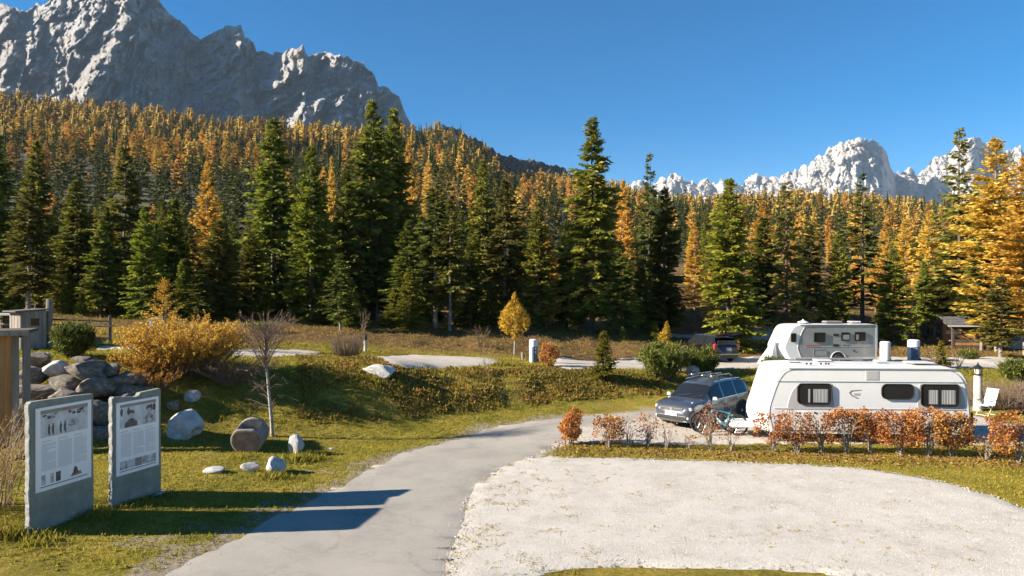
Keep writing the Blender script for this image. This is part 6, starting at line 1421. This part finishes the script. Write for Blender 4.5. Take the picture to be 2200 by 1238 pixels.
dry = lambda P, t: t * .55 + .45 * dryness(P[:, 0], P[:, 1], zg(P[:, 0], P[:, 1]))
blades('grass', 40000, (-60, 1250, 12.2, 31), .07, .13, 'blade', 801, lambda X, Y, Z, px: offs(X, Y), 3, .7, dry, 'short grass of the lawn beside the road')
blades('grass', 9000, (1100, 2300, 14, 26), .055, .16, 'blade', 802, lambda X, Y, Z, px: offs(X, Y), 3, .7, lambda P, t: t * .7 + .15, 'grass strip under the beech hedge')
blades('bank_grass', 30000, (-40, 2300, 25, 40), .13, .10, 'blade', 803, lambda X, Y, Z, px: offs(X, Y) & (Z > .12), 3, .6, dry, 'longer tussocky grass on the banks')
blades('verge_grass', 24000, (0, 2300, 39, 60), .17, .09, 'heath', 804, lambda X, Y, Z, px: offs(X, Y), 3, .6, lambda P, t: t * .6 + .4, 'brown grass along the forest verge')
blades('heath', 9000, (640, 1420, 26, 37), .13, .26, 'heath', 805, lambda X, Y, Z, px: offs(X, Y) & (Z > .2) & (vnoise(X * .9, Y * .9, 6) > .35), 4, 1.1, None, 'low heath growing over the sunny bank')
# taller tufts round stones and slabs
for k, (px, py, n_, sz) in enumerate(((586, 1026, 46, .2), (630, 990, 60, .24), (670, 990, 60, .22), (520, 985, 60, .15), (90, 1165, 70, .16), (215, 1110, 60, .16), (20, 1150, 90, .22), (300, 1082, 40, .12), (810, 822, 40, .2))):
    p = ground_at(px, py); rng = np.random.default_rng(900 + k); P = np.c_[rng.normal(0, .22, (n_ * 4, 2)), np.zeros(n_ * 4)] + np.array([p.x, p.y, 0]); P[:, 2] = zg(P[:, 0], P[:, 1])
    D = np.c_[rng.normal(0, .45, (len(P), 2)), np.ones(len(P))]; D /= np.linalg.norm(D, axis=1, keepdims=True); L = sz * rng.uniform(.5, 1.3, len(P))
    V, Q, T = sprays(P, D, L, L * .07, rng, rng.uniform(0, .6, len(P))); o = inst('grass_tuft', np_mesh('grass_tuft', V, Q, M['blade'], T)); tag(o, None, None, None, 'stuff')
# fallen beech leaves under the hedge
rng = np.random.default_rng(88); n = 3600; px = rng.uniform(1190, 2300, n); py = rng.normal(968, 9, n) + (px - 1227) * .028; x = []; 
YY = 5 * F / (py - HZ); XX = (px - CX) / F * YY; P = np.stack([XX, YY, zg(XX, YY) + .03 + rng.uniform(0, .02, n)], 1)
D = np.c_[rng.normal(size=(n, 2)), rng.normal(0, .25, n)]; D /= np.linalg.norm(D, axis=1, keepdims=True); L = .07 * rng.uniform(.6, 1.3, n)
V, Q, T = sprays(P, D, L, L * .36, rng, rng.uniform(0, 1, n)); tag(inst('fallen_leaves', np_mesh('fallen_leaves', V, Q, M['litter'], T)), 'fallen copper leaves under the beech hedge', 'leaves', None, 'stuff')
# loose stones and weeds on the gravel
def scatter_stones(name, n, poly, size, mat, seed, edge=None):
    rng = np.random.default_rng(seed); x0, y0 = poly.min(0); x1, y1 = poly.max(0); P = np.c_[rng.uniform(x0, x1, n * 3), rng.uniform(y0, min(y1, 40), n * 3)]
    k = inside(poly, P[:, 0], P[:, 1]) & (P[:, 1] > 11.5); P = P[k][:n]; n = len(P); Z = zg(P[:, 0], P[:, 1]) + .036
    S = size * rng.uniform(.4, 1.3, n); base = np.array([(1, 0, -.2), (-.6, .8, -.2), (-.5, -.9, -.2), (.1, .1, .75)])
    a = rng.uniform(0, 6.28, n); ca, sa = np.cos(a), np.sin(a); V = np.empty((n, 4, 3)); V[:, :, 0] = (base[:, 0] * ca[:, None] - base[:, 1] * sa[:, None]) * S[:, None] + P[:, :1]; V[:, :, 1] = (base[:, 0] * sa[:, None] + base[:, 1] * ca[:, None]) * S[:, None] + P[:, 1:2]; V[:, :, 2] = base[:, 2] * S[:, None] + Z[:, None]
    Fc = np.array([(0, 1, 3), (1, 2, 3), (2, 0, 3)]); Q = (Fc[None] + (np.arange(n) * 4)[:, None, None]).reshape(-1, 3)
    tag(inst(name, np_mesh(name, V.reshape(-1, 3), Q, mat)), None, None, None, 'stuff')
M['stone_chip'] = nmat('stone_chip', [(.35, (.22, .20, .18)), (.5, (.48, .45, .41)), (.7, (.64, .61, .56))], 3, .95, 0)
scatter_stones('gravel', 22000, SHEETS[2], .019, M['stone_chip'], 91); scatter_stones('gravel', 7000, SHEETS[1], .022, M['stone_chip'], 92)
Qr = ragged(np.asarray(road_w), .3, .06, 3); rng = np.random.default_rng(93); i_ = rng.integers(0, len(Qr), 3000); P = Qr[i_] + rng.normal(0, .25, (3000, 2)); P = P[(P[:, 1] > 11.8) & (P[:, 1] < 30)]
n = len(P); base = np.array([(1, 0, -.2), (-.6, .8, -.2), (-.5, -.9, -.2), (.1, .1, .75)]); S = .014 * rng.uniform(.4, 1.4, n); V = base[None] * S[:, None, None] + np.c_[P, zg(P[:, 0], P[:, 1]) + .022][:, None]
tag(inst('road_grit', np_mesh('road_grit', V.reshape(-1, 3), (np.array([(0, 1, 3), (1, 2, 3), (2, 0, 3)])[None] + (np.arange(n) * 4)[:, None, None]).reshape(-1, 3), M['stone_chip'])), None, None, None, 'stuff')
def weeds(name, n, poly, mask, seed, size=.05):
    rng = np.random.default_rng(seed); x0, y0 = poly.min(0); x1, y1 = poly.max(0); P = np.c_[rng.uniform(x0, x1, n * 8), rng.uniform(max(y0, 11.5), y1, n * 8)]
    P = P[inside(poly, P[:, 0], P[:, 1]) & mask(P[:, 0], P[:, 1])][:n]; P = np.repeat(P, 4, 0) + rng.normal(0, .035, (len(P) * 4, 2)); P = np.c_[P, zg(P[:, 0], P[:, 1]) + .036]
    D = np.c_[rng.normal(0, 1, (len(P), 2)), np.full(len(P), .5)]; D /= np.linalg.norm(D, axis=1, keepdims=True); L = size * rng.uniform(.5, 1.3, len(P)); V, Q, T = sprays(P, D, L, L * .3, rng, rng.uniform(.35, 1, len(P)))
    tag(inst(name, np_mesh(name, V, Q, M['blade'], T)), 'sparse dry weeds growing through the gravel', 'weeds', None, 'stuff')
weeds('weeds', 1300, SHEETS[2], lambda x, y: vnoise(x * 3.1, y * 3.1, 3) > np.clip(.5 + (x + 1.5) * .09, .5, .86), 95, .035)
weeds('weeds', 500, SHEETS[1], lambda x, y: vnoise(x * 1.2, y * 1.2, 8) > .6, 96)
print('triangles', sum(sum(len(p.vertices) - 2 for p in m.polygons) if len(m.polygons) < 3000 else len(m.loops) - 2 * len(m.polygons) for m in bpy.data.meshes))
